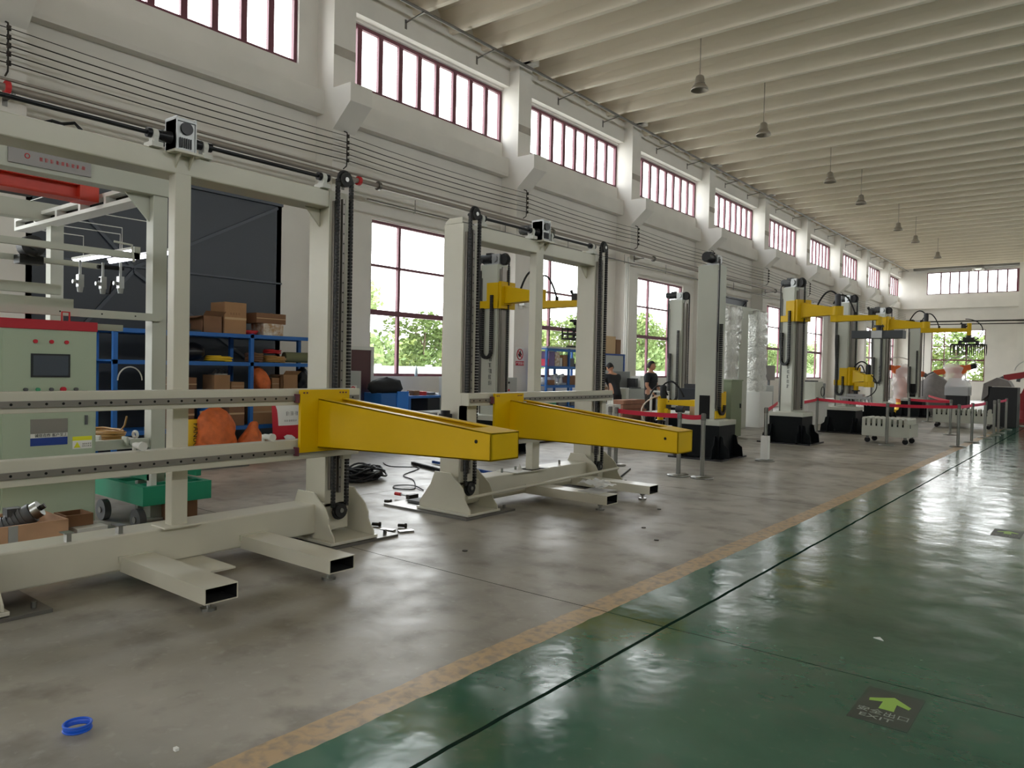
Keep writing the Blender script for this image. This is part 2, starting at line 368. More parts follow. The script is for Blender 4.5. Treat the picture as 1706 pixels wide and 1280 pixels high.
# ---------------------------------------------------------------- end wall
ew = MB(); y0, y1 = 60.1, 60.4
ew.box(-12.5, 10.3, y0, y1, 4.8, 7.3); ew.box(-12.5, 10.3, y0, y1, 8.85, 9.7); ew.box(-12.5, -10.0, y0, y1, 0, 4.8); ew.box(-6.75, 10.3, y0, y1, 0, 4.8); ew.box(-10, -6.75, y0, y1, 0, 1.26)
ew.box(-12.5, -10.4, y0, y1, 7.3, 8.85); ew.box(-4.95, -3.9, y0, y1, 7.3, 8.85); ew.box(1.4, 2.2, y0, y1, 7.3, 8.85); ew.box(7.6, 10.3, y0, y1, 7.3, 8.85)
ew.box(-12.2, 10, 59.8, y0, 6.3, 7.0)
for x in (-4.9, 1.8, 8.3): ew.box(x, x+.5, 59.5, y0, 0, 9.2)
struct('wall_end', ew, 'wall')
struct('trim_40', MB().box(-11.2, -4.9, 59.6, 60.0, 9.0, 9.25).box(-4.4, 1.8, 59.6, 60.0, 9.0, 9.25), 'steel_d')
window(60.2, -10.4, -4.95, 7.3, 8.85, [-10.4+.56*j+.3 for j in range(1, 10)], [], (.09, .06), 'maroon', 'y')
window(60.2, -3.9, 1.4, 7.3, 8.85, [-3.9+.56*j+.3 for j in range(1, 9)], [], (.09, .06), 'maroon', 'y')
window(60.2, 2.2, 7.6, 7.3, 8.85, [2.2+.56*j+.3 for j in range(1, 9)], [], (.09, .06), 'maroon', 'y')
window(60.2, -10, -6.75, 1.26, 4.8, [-9.2, -7.85], [(3.65, .05), (2.7, .1)], (.06, .06), 'maroon', 'y')
# ---------------------------------------------------------------- ceiling: slab with deep ribs every 1.134 m
ce = MB(); ce.box(-12.5, 10.3, -14.5, 60.4, 9.7, 9.9)
j = -22
while 11.48+1.134*j < 60:
    y = 11.48+1.134*j
    if y > -14: ce.prism([(y-.06, 9.1), (y+.06, 9.1), (y+.1, 9.35), (y+.19, 9.58), (y+.36, 9.7), (y+.567, 9.74), (y+.567, 9.78), (y-.567, 9.78), (y-.567, 9.74), (y-.36, 9.7), (y-.19, 9.58), (y-.1, 9.35)], 'x', -12.2, 10)
    j += 1
struct('ceiling', ce, 'ceil')

# ---------------------------------------------------------------- outside
struct('ground', MB().box(-90, -12.51, -60, 130, -.5, -.3).box(-12.5, 90, 60.41, 130, -.5, -.3).box(10.31, 90, -60, 60.4, -.5, -.3), 'ground')
fw = MB().box(-24.2, -24, -20, 110, -.3, 1.5)
for y in range(-18, 108, 3): fw.box(-24, -23.9, y, y+.3, -.3, 1.58)
struct('fence_wall', fw, 'fence')
one('fence_net', MB().box(-22.1, -22, 25.5, 29, -.3, 1.9), 'green_net', 'green mesh barrier panel standing outside in front of the pale boundary wall', 'barrier')
def tree(x, y, h, w, rnd, lm, lab, grp):
    r = thing('tree', (x, y, -.3), lab, 'tree', grp)
    t = MB(); t.tube([(0,0,0),(.05,.03,h*.3),(.0,.1,h*.75)], [.12,.09,.04], 6)
    for q in range(4): a = q*1.7+rnd.random(); t.tube([(.02,.03,h*(.25+.1*q)),(cos(a)*w*.35,sin(a)*w*.35,h*(.5+.1*q))],[.05,.02],5)
    build('trunk', t, 'bark', r, False)
    c = MB(); cl_ = [(rnd.uniform(-.55,.55)*w, rnd.uniform(-.55,.55)*w, h*rnd.uniform(.08,.85)) for _ in range(16)]
    for q in range(3000):
        cx, cy, cz = cl_[rnd.randrange(16)]; R = w*.42*(1.15-cz/h*.55); d = Vector((rnd.gauss(0,1),rnd.gauss(0,1),rnd.gauss(0,1))).normalized()*R*rnd.random()**.4
        p = Vector((cx,cy,cz))+d; s_ = rnd.uniform(.11,.22); a = Vector((rnd.gauss(0,1),rnd.gauss(0,1),rnd.gauss(0,1))).normalized(); b = a.orthogonal().normalized()
        c.add([p-a*s_, p+b*s_*.6, p+a*s_, p-b*s_*.6], [(0,1,2,3)])
    build('foliage', c, lm, r, False)
    return r
rnd = random.Random(3)
T1 = tree(-31.5, 11, 5.0, 2.4, rnd, 'leaf', 'green leafy tree in the row beyond the boundary wall', 'trees beyond the boundary wall')
T2 = tree(-36.1, 13.4, 6.2, 2.6, rnd, 'leaf2', 'green leafy tree in the row beyond the boundary wall', 'trees beyond the boundary wall')
y = 16.0; i = 0
while y < 112:
    r = dup(T1 if i % 2 else T2, (-31.5-(i % 2)*5.0, y, -.3), rnd.random()*6); s_ = rnd.uniform(.9, 1.1)
    r.scale = (s_, s_, s_*rnd.uniform(.82, 1.08)); y += 2.55; i += 1
for i in range(14):
    r = dup(T1 if i % 2 else T2, (-21+i*2.3, 84+(i % 2)*4.5, -.3), rnd.random()*6, 'bushy green tree outside the end window of the hall', 'trees outside the end window'); s_ = rnd.uniform(.95, 1.1); r.scale = (s_, s_, s_*1.05)
# ---------------------------------------------------------------- helpers for machines
def hyp(p, q, t): return tuple(a+(b-a)*t for a, b in zip(p, q))
def arc(p, q, h, n=14, side=(0, 0, 1)):
    return [tuple(a+s*h*4*t*(1-t) for a, s in zip(hyp(p, q, t), side)) for t in [i/n for i in range(n+1)]]
def chain_run(mb, p, q, w=.03, d=.025, pitch=.03, side=(1, 0, 0), m=0):
    p = Vector(p); q = Vector(q); n = max(2, int((q-p).length/pitch)); u = (q-p)/n
    for i in range(n): mb.beam(p+u*(i+.04), p+u*(i+.9), w, d, m, side)
def scrawl(mb, org, xd, yd, n, s, m, rnd, vertical=False):
    """marks of lettering too small and blurred in the photograph to read"""
    org = Vector(org); xd = Vector(xd); yd = Vector(yd); z = xd.cross(yd)*.0015
    for i in range(n):
        o = org+(yd*(-1.25*s*i) if vertical else xd*(1.2*s*i))
        for q in range(4):
            a = o+xd*rnd.uniform(0, .2)*s+yd*(.1+.25*q)*s; b = a+xd*rnd.uniform(.5, .8)*s
            mb.add([a+z, b+z, b+z+yd*.09*s, a+z+yd*.09*s], [(0, 1, 2, 3)], m)
        for q in range(2):
            a = o+xd*rnd.uniform(.1, .8)*s+yd*.05*s; mb.add([a+z, a+z+xd*.09*s, a+z+xd*.09*s+yd*.85*s, a+z+yd*.85*s], [(0, 1, 2, 3)], m)
rs = random.Random(5)

# ---------------------------------------------------------------- the two portal frames with yellow arms
def portal_frame(LP, CP, RP, legs, dz, arm, carr, mot, label, extra):
    xf, xb = -5.3, -5.57
    y0, y1 = LP[0], RP[1]
    r = thing('portal_lifting_frame', (-5.43, (y0+y1)/2, 0), label, 'machine frame')
    # base beam
    b = MB(); b.box(xb, xf, y0-.02, y1+.02, .09, .34)
    bb = build('base_beam', b, 'cream', r, True, .012)
    for (p0, p1) in (LP, RP):
        m = MB()
        for y in (p0-.1, p1+.09):
            pf = [(xb-.02, .05), (-5.04, .05), (-5.045, .09), (-5.09, .14), (-5.12, .19), (-5.12, .24), (-5.16, .31), (-5.22, .36), (-5.28, .40), (xf-.02, .44), (xb+.02, .44), (xb-.04, .3), (xb-.12, .2), (xb-.2, .1), (xb-.2, .05)]
            m.prism([(a, c) for a, c in pf], 'y', y, y+.014)
        m.box(xb-.2, -5.03, p0-.14, p1+.13, .025, .05)
        build('foot_bracket', m, 'cream', r, True, .003)
        m = MB(); m.box(xb-(.35 if p0 < 2 else .65), -5.0, p0-.2, p1+.35, 0, .022); m.cyl((-5.1, p1+.28, .02), (-5.1, p1+.28, .06), .016); m.cyl((xb-.1, p1+.28, .02), (xb-.1, p1+.28, .06), .016)
        build('ground_plate', m, 'steel_d', r)
    # posts
    for i, (p0, p1) in enumerate((LP, CP, RP)):
        m = MB()
        if i == 1: m.box(-5.4, -5.3, p0, p1, .34, 2.9); m.box(-5.45, -5.24, p0-.08, p1+.08, .335, .35)
        else:
            m.box(xb, xf, p0, p1, .3, 3.04)
            m.prism([(xb+.02, 3.04), (xf-.01, 3.04), (xf-.01, 3.1), (xb+.07, 3.1), (xb+.02, 3.06)], 'y', p0-.006, p0)
        build('post', m, 'cream', r, True, .006)
    m = MB(); m.box(-5.55, -5.3, LP[1], RP[0], 2.89, 3.04)
    for y, s in ((LP[1], 1), (RP[0], -1)):
        m.prism([(y, 2.89), (y+s*.16, 2.89), (y, 2.73)] if s > 0 else [(y, 2.89), (y, 2.73), (y-.16, 2.89)], 'x', -5.44, -5.42)
    build('top_beam', m, 'cream', r, True, .01)
    # drive line
    m = MB(); m.cyl((-5.32, LP[0]+.1, 3.14), (-5.32, RP[0]-.02, 3.14), .016, n=12); build('drive_shaft', m, 'blackm', r)
    for y in (mot-.2, mot+.17, LP[1]+.06, RP[0]-.06):
        m = MB(); m.box(-5.38, -5.26, y-.04, y+.04, 3.04, 3.075); m.cyl((-5.32, y-.018, 3.13), (-5.32, y+.018, 3.13), .045); m.box(-5.36, -5.28, y-.015, y+.015, 3.07, 3.12)
        o = build('bearing_block', m, 'offwhite', r)
        build('collar', MB().cyl((-5.32, y-.05, 3.14), (-5.32, y-.02, 3.14), .034), 'blackm', o); build('collar', MB().cyl((-5.32, y+.02, 3.14), (-5.32, y+.06, 3.14), .034), 'blackm', o)
    m = MB(); m.box(-5.4, -5.25, mot-.075, mot+.075, 3.04, 3.27)
    for q in (-.075, .065): m.box(-5.41, -5.24, mot+q, mot+q+.01, 3.03, 3.29)
    m.box(-5.245, -5.24, mot-.07, mot+.07, 3.255, 3.28)
    g = build('gearbox', m, 'alu', r, True, .004)
    m = MB(); m.cyl((-5.25, mot, 3.21), (-5.235, mot, 3.21), .045, n=20); m.cyl((-5.32, mot-.08, 3.14), (-5.32, mot-.15, 3.14), .045, .036); m.cyl((-5.32, mot+.08, 3.14), (-5.32, mot+.13, 3.14), .045, .036)
    for q in range(6): m.box(-5.248, -5.238, mot-.05+q*.016, mot-.044+q*.016, 3.07, 3.14)
    build('gearbox_shaft', m, 'blackm', g)
    m = MB(); m.cyl((-5.4, mot, 3.2), (-5.47, mot, 3.2), .06); m.cyl((-5.47, mot, 3.2), (-5.62, mot-.02, 3.2), .05)
    for q in range(6): m.cyl((-5.48-q*.022, mot, 3.2), (-5.49-q*.022, mot, 3.2), .058)
    build('motor', m, 'grey_d', g)
    m = MB()
    for y in (mot-.05, mot+.05): m.prism([(-5.3, 3.03), (-5.22, 3.03), (-5.3, 2.93)], 'y', y-.005, y+.005)
    m.box(-5.42, -5.2, mot-.11, mot+.11, 3.025, 3.042)
    build('motor_bracket', m, 'cream', r)
    # guide rails, chains and sprockets on the two outer posts
    for (p0, p1) in (LP, RP):
        m = MB(); m.box(xf, xf+.03, p0+.03, p0+.05, .45, 2.95); m.box(xf, xf+.02, p0+.08, p0+.105, .42, 3.0)
        m.box(xf, xf+.035, p0+.12, p0+.145, .42, 2.98)
        z = .47
        while z < 2.95: m.cyl((xf+.03, p0+.132, z), (xf+.037, p0+.132, z), .007, n=6, m=1); z += .085
        rl = build('guide_rail', m, ['rail', 'hole'], r)
        for y in (p0+.045, p0+.19):
            m = MB(); chain_run(m, (xf+.055, y, .3), (xf+.055, y, 3.14), .03, .03, .03)
            build('lift_chain', m, 'chain', r)
        for z in (.27, 3.14):
            m = MB(); m.tube([(xf+.055, p0+.118+.072*cos(a*pi/12), z+(.072*sin(a*pi/12))*(1 if z > 1 else -1)) for a in range(13)], .013, 6)
            m.cyl((xf+.03, p0+.118, z), (xf+.08, p0+.118, z), .062, n=18)
            o = build('sprocket', m, 'chain', r)
            m = MB(); m.cyl((xf+.02, p0+.118, z), (xf+.09, p0+.118, z), .02, n=12); build('hub', m, 'steel', o)
    # floor arms
    for (a, b2) in legs:
        m = MB(); m.rtube(-5.36, -4.2, a, b2, .085, .185, .006); m.box(-5.45, -5.28, a-.015, b2+.015, .15, .192); m.box(-5.3, -4.206, a+.006, b2-.006, .091, .0925, 1); m.box(-5.3, -4.206, a+.006, b2-.006, .1775, .179, 1); m.box(-5.3, -4.206, a+.006, a+.0075, .0925, .1775, 1); m.box(-5.3, -4.206, b2-.0075, b2-.006, .0925, .1775, 1); m.box(-5.3, -5.29, a+.006, b2-.006, .0925, .1775, 1)  # near-black liner on the inner faces paints the shade inside the hollow tube
        lg = build('floor_arm', m, ['cream', 'hole'], r)
        m = MB(); m.cyl((-4.35, (a+b2)/2, .0), (-4.35, (a+b2)/2, .02), .05, n=6); m.cyl((-4.35, (a+b2)/2, .02), (-4.35, (a+b2)/2, .09), .014); m.cyl((-4.35, (a+b2)/2, .05), (-4.35, (a+b2)/2, .085), .03, n=6)
        build('levelling_foot', m, 'steel', lg)
    # lifting carriage: two cross rails
    c0, c1 = carr
    for z0, z1 in ((1.21+dz, 1.34+dz), (.77+dz, .93+dz)):
        m = MB(); m.box(-5.2, -5.1, c0, c1, z0, z1)
        cr_ = build('cross_rail', m, 'cream', r, True, .004)
        zc = (z0+z1)/2-.01
        m = MB(); m.box(-5.1, -5.082, c0+.02, c1-.02, zc-.02, zc+.02); y = c0+.06
        while y < c1-.04: m.cyl((-5.083, y, zc), (-5.080, y, zc), .0085, n=8, m=1); y += .095
        build('linear_rail', m, ['rail', 'hole'], cr_)
        m = MB(); m.box(-5.1, -5.05, arm[0]-.02, arm[0]-.002, zc-.035, zc+.035); build('end_seal', m, 'maroon', cr_)
    build('carriage_plate', MB().box(-5.24, -5.2, c0, c0+.09, .72+dz, 1.34+dz).box(-5.23, -5.2, c0, c0+.24, .95+dz, 1.21+dz), 'cream', r)
    build('carriage_plate', MB().box(-5.24, -5.2, c1-.09, c1, .72+dz, 1.34+dz), 'cream', r)
    # the yellow arm
    a0, a1, e0, e1, xe, zt, zb = arm[0], arm[1], arm[2], arm[3], arm[4], arm[5], arm[6]
    m = MB(); m.box(-5.07, -5.04, a0, a1, .83+dz, 1.335+dz)
    for y in (a0+.03, a0+.06, a1-.1, a1-.07, a1-.04): m.cyl((-5.04, y, 1.31+dz), (-5.035, y, 1.31+dz), .007, n=8, m=1)
    pl_ = build('arm_plate', m, ['yellow', 'maroon'], r, True, .003)
    R0 = [(-5.04, e0, 1.262+dz), (-5.04, e1, 1.262+dz)]; t = .012
    def quad(mb, x0, x1, ya, yb, zt0, zt1, zb0, zb1):
        mb.add([(x0,ya,zb0),(x1,ya,zb1),(x1,yb,zb1),(x0,yb,zb0),(x0,ya,zt0),(x1,ya,zt1),(x1,yb,zt1),(x0,yb,zt0)],
               [(0,3,2,1),(4,5,6,7),(0,1,5,4),(1,2,6,5),(2,3,7,6),(3,0,4,7)])
    T0, T1, B0, B1 = 1.262+dz, zt, .862+dz, zb
    m = MB(); quad(m, -5.04, xe, e0, e0+t, T0, T1, B0, B1); quad(m, -5.04, xe, e1-t, e1, T0, T1, B0, B1)
    quad(m, -5.04, xe, e0, e1, B0+t, B1+t, B0, B1)
    quad(m, -5.04, xe, e0, e0+.06, T0, T1, T0-t, T1-t); quad(m, -5.04, xe, e1-.06, e1, T0, T1, T0-t, T1-t)
    m.box(xe-.012, xe, e0, e1, B1, T1); quad(m, xe-.22, xe, e0, e1, T1+(T0-T1)*.12, T1, T1-t+(T0-T1)*.12, T1-t)
    am = build('arm', m, 'yellow', r, True, .003)
    m = MB(); m.cyl((xe-.13, e0-.004, (T1+B1)/2+.03), (xe-.13, e0+.002, (T1+B1)/2+.03), .013, n=14); build('arm_hole', m, 'hole', am)
    extra(r)
    return r
def g1x(r):
    m = MB(); m.box(-5.6, -4.85, 2.62, 2.98, .075, .088); build('cross_plate', m, 'cream', r)
    for y in (2.05, 2.38):
        m = MB(); m.box(-5.38, -5.33, y, y+.03, .34, .40); m.box(-5.40, -5.31, y-.02, y+.04, .395, .402); build('stop_bracket', m, 'steel', r)
    for y in (2.42, 3.42):
        m = MB(); m.cyl((-5.2, y, .98), (-5.2, y+.0, .93), .012); m.cyl((-5.18, y, .965), (-5.09, y, .965), .022, n=16); m.cyl((-5.1, y, .965), (-5.07, y, .965), .03, n=16); build('cam_roller', m, 'offwhite', r)
    m = MB(); m.tube([(-5.5, 1.95, 3.08), (-5.48, 2.0, 3.1), (-5.46, 2.05, 3.09), (-5.44, 2.12, 3.11), (-5.43, 2.16, 3.07)], .012, 6); m.cyl((-5.47, 2.05, 3.04), (-5.47, 2.05, 3.09), .02); build('cable_plug', m, 'black', r)
def g2x(r):
    m = MB()
    for y in (5.9, 6.35, 6.6, 7.5): m.cyl((-5.44, y+.35, .34), (-5.44, y+.35, .39), .014)
    build('stud', m, 'steel', r)
    m = MB(); m.box(-5.56, -5.25, 6.75, 7.35, .34, .35); m.cyl((-5.4, 6.98, .35), (-5.4, 6.98, .42), .03, .004); build('cover_plate', m, 'offwhite', r)
    m = MB(); m.cyl((-5.12, 5.75, .2), (-5.02, 8.6, .26), .016); build('tie_bar', m, 'cream', r)
    m = MB(); m.box(-6.1, -5.5, 5.85, 6.15, .025, .05); m.cyl((-5.5, 5.95, .03), (-5.5, 5.95, .08), .022, n=6); build('shim_plate', m, 'grey_d', r)
    # black motor standing in front of the left post
    m = MB(); m.lathe([(0,.86),(.085,.86),(.085,.9),(.07,.9),(.07,1.0),(.05,1.0),(.05,1.035),(0,1.035)], (-5.42, 5.72, .05), 20); m.box(-5.52, -5.5, 5.69, 5.75, .94, 1.0)
    m.box(-5.5, -5.34, 5.64, 5.81, .875, .91)
    build('flange_motor', m, 'black', r)
    m = MB(); m.box(-6.0, -5.62, 6.2, 6.21, .9, 1.02); build('tray', m, 'offwhite', r)
portal_frame((1.26, 1.5), (2.74, 2.86), (4.1, 4.34), ((2.38, 2.6), (3.3, 3.52)), 0, (3.65, 4.14, 3.82, 4.12, -3.2, 1.11, .92), (1.3, 4.3), 2.79,
    'cream steel portal frame nearest the camera, with a tapered yellow arm', g1x)
portal_frame((5.81, 6.05), (7.09, 7.23), (8.36, 8.66), ((6.97, 7.2), (7.93, 8.15)), -.065, (6.07, 6.56, 6.32, 6.62, -3.07, .995, .79), (5.72, 8.55), 7.2,
    'cream steel portal frame standing behind the nearest one, with a tapered yellow arm', g2x)
# film bag on the floor arm
m = MB(); n = 14; rb = random.Random(2)
gr = [[(-4.62+.052*i*.7+.02*rb.random(), 7.0+.06*j*.9, .195+.03+.05*abs(sin(i*1.3+j))*rb.random()+(.05 if i < 6 else .02)) for j in range(8)] for i in range(9)]
for s_ in (0, 1):
    m.add([(p[0], p[1], p[2] if s_ else .192) for row in gr for p in row], [(i*8+j, (i+1)*8+j, (i+1)*8+j+1, i*8+j+1) for i in range(8) for j in range(7)], 0, True)
one('plastic_bag', m, 'film2', 'crumpled clear plastic bag lying over the floor arm of the second portal frame', 'bag')

# ---------------------------------------------------------------- column palletizers
def energy_chain(name, path, w, parent, ax=(0, 1, 0)):
    m = MB()
    for a, b in zip(path[:-1], path[1:]): chain_run(m, a, b, w, .055, .036, ax)
    return build(name, m, 'chain', parent, False)
def column_palletizer(loc, rz, label, arm=None, text_side=True, ztop=3.45, base=True, chain_z=(1.0, 2.1), motor='grey_d', group=None, baseh=.6, opening=None):
    """local +x is the side with the carriage"""
    r = thing('column_palletizer', (*loc, 0), label, 'palletizing robot', group, rz)
    B = lambda n, m, mt, p=r, bv=0: build(n, m, mt, p, False, bv)
    def unturn(mb):
        c_, s_ = cos(-rz % (pi/2)), sin(-rz % (pi/2)); mb.v = [(x*c_-y*s_, x*s_+y*c_, z) for x, y, z in mb.v]; return mb
    if base:
        m = MB(); m.box(-.58, .58, -.5, .5, 0, .03); B('ground_plate', unturn(m), 'blackm')
        m = MB(); m.box(-.36, .36, -.36, .36, .03, baseh)
        for s in (-1, 1):
            pf = [(s*.36, .03), (s*.36, .42), (s*.41, .4), (s*.44, .26), (s*.52, .2), (s*.54, .03)]
            for y in (-.3, .3): m.prism(pf, 'y', y-.01, y+.01)
            for x in (-.3, .3): m.prism(pf, 'x', x-.01, x+.01)
        B('base', unturn(m), 'darkbase', r, .004)
    m = MB()
    m.box(-.37, .37, -.37, .37, baseh+.0, baseh+.085); unturn(m); m.lathe([(0, baseh), (.35, baseh), (.35, baseh+.08), (.33, baseh+.1), (0, baseh+.1)], (0, 0, 0), 28, 0, False)
    B('turntable', m, 'cream2', r, .004)
    m = MB(); h = .19; z0 = baseh+.09; m.box(-h, h, -h, h, z0, ztop); cl_ = B('column', m, 'cream2', r, .008)
    m = MB(); m.box(-h-.004, -h+.02, -h-.012, -h+.0, z0+.2, ztop-.1); m.box(-h+.03, -h+.045, -h-.016, -h, z0, ztop*.93); B('cable_duct', m, 'steel_d', cl_)
    if opening: m = MB(); m.box(*opening); B('access_opening', m, 'hole', cl_)
    m = MB(); m.box(h, h+.03, -.12, -.09, z0+.05, ztop-.08); m.box(h, h+.03, .09, .12, z0+.05, ztop-.08); m.box(h, h+.012, -.06, .06, z0+.05, ztop-.04); B('guide_rail', m, 'rail', cl_)
    if text_side:
        m = MB(); scrawl(m, (.03, -h-.001, 1.75), (1, 0, 0), (0, 0, 1), 6, .085, 0, rs, True); B('lettering', m, 'text_d', cl_)
    # top drive
    m = MB(); m.box(-.16, .17, -.15, .13, ztop, ztop+.02); m.box(-.02, .15, -.1, .1, ztop+.02, ztop+.2); m.cyl((.06, -.1, ztop+.11), (.06, -.13, ztop+.11), .06, n=18); g = B('top_gearbox', m, 'alu', r, .004)
    m = MB(); m.cyl((.0, 0, ztop+.13), (-.34, -.02, ztop+.14), .075, n=16)
    for q in range(7): m.cyl((-.06-.035*q, 0, ztop+.13), (-.075-.035*q, 0, ztop+.13), .085, n=16)
    m.box(-.2, -.08, -.05, .05, ztop+.2, ztop+.235); B('motor', m, motor, g)
    m = MB(); m.cyl((.2, -.05, ztop+.1), (.2, .05, ztop+.1), .095, n=18); m.tube([(.2+.1*cos(a), 0, ztop+.1+.1*sin(a)) for a in [pi*.9-i*.31 for i in range(10)]], .02, 6); B('sprocket', m, 'chain', g)
    m = MB(); chain_run(m, (.3, 0, z0+.1), (.3, 0, ztop+.1), .03, .025, .035, (0, 1, 0)); B('lift_chain', m, 'chain')
    m = MB(); m.tube([(-.15, -h-.01, ztop+.1), (-.19, -h-.03, ztop), (-.19, -h-.03, ztop*.7), (-.17, -h-.02, ztop*.55)], .011, 6); B('cable', m, 'black', cl_)
    # energy chain loop down the front side
    za, zb = chain_z; x1, x2 = -.1, .12
    path = [(x1, -h-.05, zb)]+[(x1, -h-.05, za+.07)]+[((x1+x2)/2-(x2-x1)/2*cos(a), -h-.05, za+.07-(x2-x1)/2*sin(a)) for a in [pi*i/8 for i in range(1, 8)]]+[(x2, -h-.05, za+.07), (x2, -h-.05, (arm['z'] if arm else zb+.6))]
    energy_chain('energy_chain', path, .05, r)
    if arm:
        z = arm['z']; m = MB(); m.box(.23, .3, -.2, .2, z-.24, z+.24); m.box(-.2, .24, -.22, -.2, z-.24, z-.1); m.box(-.02, .24, -.225, -.2, z-.22, z+.22)
        cg = B('carriage', m, 'yellow', r, .004)
        t1, L1, t2, L2 = arm['t1'], arm['L1'], arm['t2'], arm['L2']
        d1 = Vector((cos(t1), sin(t1), 0)); n1 = Vector((-sin(t1), cos(t1), 0)); P0 = Vector((.26, 0, z)); P1 = P0+d1*L1; sl = arm.get('slim', 1)
        m = MB(); hw = .11
        def taper(mb, A, Bp, d, n, w0, w1, t0, b0, t1_, b1):
            A = Vector(A); Bp = Vector(Bp); up = Vector((0, 0, 1))
            mb.add([A-n*w0+up*b0, Bp-n*w1+up*b1, Bp+n*w1+up*b1, A+n*w0+up*b0, A-n*w0+up*t0, Bp-n*w1+up*t1_, Bp+n*w1+up*t1_, A+n*w0+up*t0],
                   [(0,3,2,1),(4,5,6,7),(0,1,5,4),(1,2,6,5),(2,3,7,6),(3,0,4,7)])
        m.cyl((P0.x, P0.y, z-.17), (P0.x, P0.y, z+.17), .11, n=20)
        taper(m, P0, P1, d1, n1, .11*sl, .09*sl, .17*sl, -.15*sl, .03, -.12*sl); m.cyl((P1.x, P1.y, z-.13), (P1.x, P1.y, z+.06), .115*max(.75, sl), n=22)
        uarm = B('upper_arm', m, arm.get('mat', 'yellow'), r, .004)
        m = MB(); m.cyl((P1.x, P1.y, z+.06), (P1.x, P1.y, z+.3), .065, n=16); m.cyl((P1.x, P1.y, z+.3), (P1.x, P1.y, z+.32), .05, n=16); mo = B('elbow_motor', m, 'blackm', uarm)
        m = MB(); q0 = P1-d1*.45; m.tube(arc((q0.x, q0.y, z+.1), (P1.x-.03, P1.y, z+.3), .18), .018, 8); B('cable_loop', m, 'rubber', uarm)
        d2 = Vector((cos(t2), sin(t2), 0)); n2 = Vector((-sin(t2), cos(t2), 0)); P2 = P1+d2*L2; zz = z-.2
        # shift the beam below the elbow
        m2 = MB(); A = P1-d2*.12; A = Vector((A.x, A.y, zz)); Bq = Vector((P2.x, P2.y, zz)); taper(m2, A, Bq, d2, n2, .1, .07, .07, -.07, .05, -.05)
        m2.cyl((P1.x, P1.y, zz-.07), (P1.x, P1.y, z-.12), .1, n=20); m2.cyl((P2.x, P2.y, zz-.16), (P2.x, P2.y, zz+arm.get('wup', .08)), .06, n=18)
        farm = B('forearm', m2, arm.get('mat2', arm.get('mat', 'yellow')), r, .003)
        m = MB(); a = P1+d2*.15; b = P2
        m.tube(arc((P1.x-.1*d1.x, P1.y-.1*d1.y, z+.12), (P1.x+d2.x*.35, P1.y+d2.y*.35, zz+.1), .28), .016, 8); m.cyl((P1.x+d2.x*.35, P1.y+d2.y*.35, zz+.04), (P1.x+d2.x*.35, P1.y+d2.y*.35, zz+.13), .03)
        B('cable_loop', m, 'rubber', farm)
        m = MB(); m.cyl((P2.x, P2.y, zz-.16), (P2.x, P2.y, zz-.19), .1, n=20); m.cyl((P2.x, P2.y, zz-.19), (P2.x, P2.y, zz-.26), .05, n=16); wr = B('wrist', m, 'blackm', farm)
        m = MB(); q = P2-d2*.14; m.box(q.x-.05, q.x+.05, q.y-.05, q.y+.05, zz+.05, zz+.17); m.cyl((q.x-.04, q.y-.04, zz+.17), (q.x-.05, q.y-.06, zz+.22), .025); m.cyl((q.x+.06, q.y, zz+.1), (q.x+.12, q.y, zz+.13), .02); B('valve_block', m, 'chain', farm)
        if arm.get('hose'):
            m = MB(); q = P2-d2*.1; hd = Vector((cos(arm['hose']), sin(arm['hose']), 0)); e = P2+hd*.1
            m.tube([(q.x+hd.x*.42*sin(t)*1.1, q.y+hd.y*.42*sin(t)*1.1, zz-.02+.34*cos(t) if t < 1.6 else zz-.02+.34*cos(t)) for t in [i*pi/16 for i in range(17)]], .013, 8); B('air_hose', m, arm.get('hosemat', 'rubber'), farm)
        gk = arm.get('grip'); zg = zz-.26; gx, gy = P2.x, P2.y; ga = arm.get('ga', t2)
        e1 = Vector((cos(ga), sin(ga), 0)); e2 = Vector((-sin(ga), cos(ga), 0)); O = Vector((gx, gy, zg))
        def ob(mb, u, v, w, a, b, c, mm=0):
            mb.beam(O+e1*(u-a)+e2*v+Vector((0, 0, w)), O+e1*(u+a)+e2*v+Vector((0, 0, w)), b*2, c*2, mm)
        if gk == 'fork':
            m = MB(); ob(m, 0, 0, -.0, .14, .1, .05); ob(m, 0, 0, -.07, .24, .12, .02); ob(m, -.22, 0, -.12, .03, .14, .05); ob(m, .22, 0, -.12, .03, .14, .05)
            for v in (-.17, .17): ob(m, 0, v, -.17, .42, .02, .022)
            for u in (-.42, .42): ob(m, u, 0, -.17, .02, .19, .018)
            gr_ = B('gripper', m, 'chain', wr)
            for v in (-.19, .19):
                m = MB()
                for i in range(9):
                    u = -.42+.105*i; p = O+e1*u+e2*v+Vector((0, 0, -.16)); m.tube([p, p+e2*v*.3+Vector((0, 0, -.06)), p+e2*v*.35+Vector((0, 0, -.22)), p+Vector((0, 0, -.32))], [.018, .018, .015, .008], 6)
                B('prongs', m, 'chain', gr_)
        elif gk == 'beam':
            m = MB(); ob(m, 0, 0, -.09, .48, .16, .08); gr_ = B('gripper', m, 'dgrey_beam', wr, .004)
            m = MB(); ob(m, 0, -.01, -.09, .1, .17, .075, 0); B('bracket', m, 'alu', gr_)
        elif gk == 'cage':
            m = MB(); ob(m, 0, 0, -.03, .17, .12, .02); m.cyl(tuple(O+e1*-.15+Vector((0, 0, -.06))), tuple(O+e1*.15+Vector((0, 0, -.06))), .04); ob(m, -.1, .05, -.1, .03, .05, .05); ob(m, .1, -.05, -.1, .03, .05, .05)
            gr_ = B('gripper', m, 'chain', wr)
            m = MB()
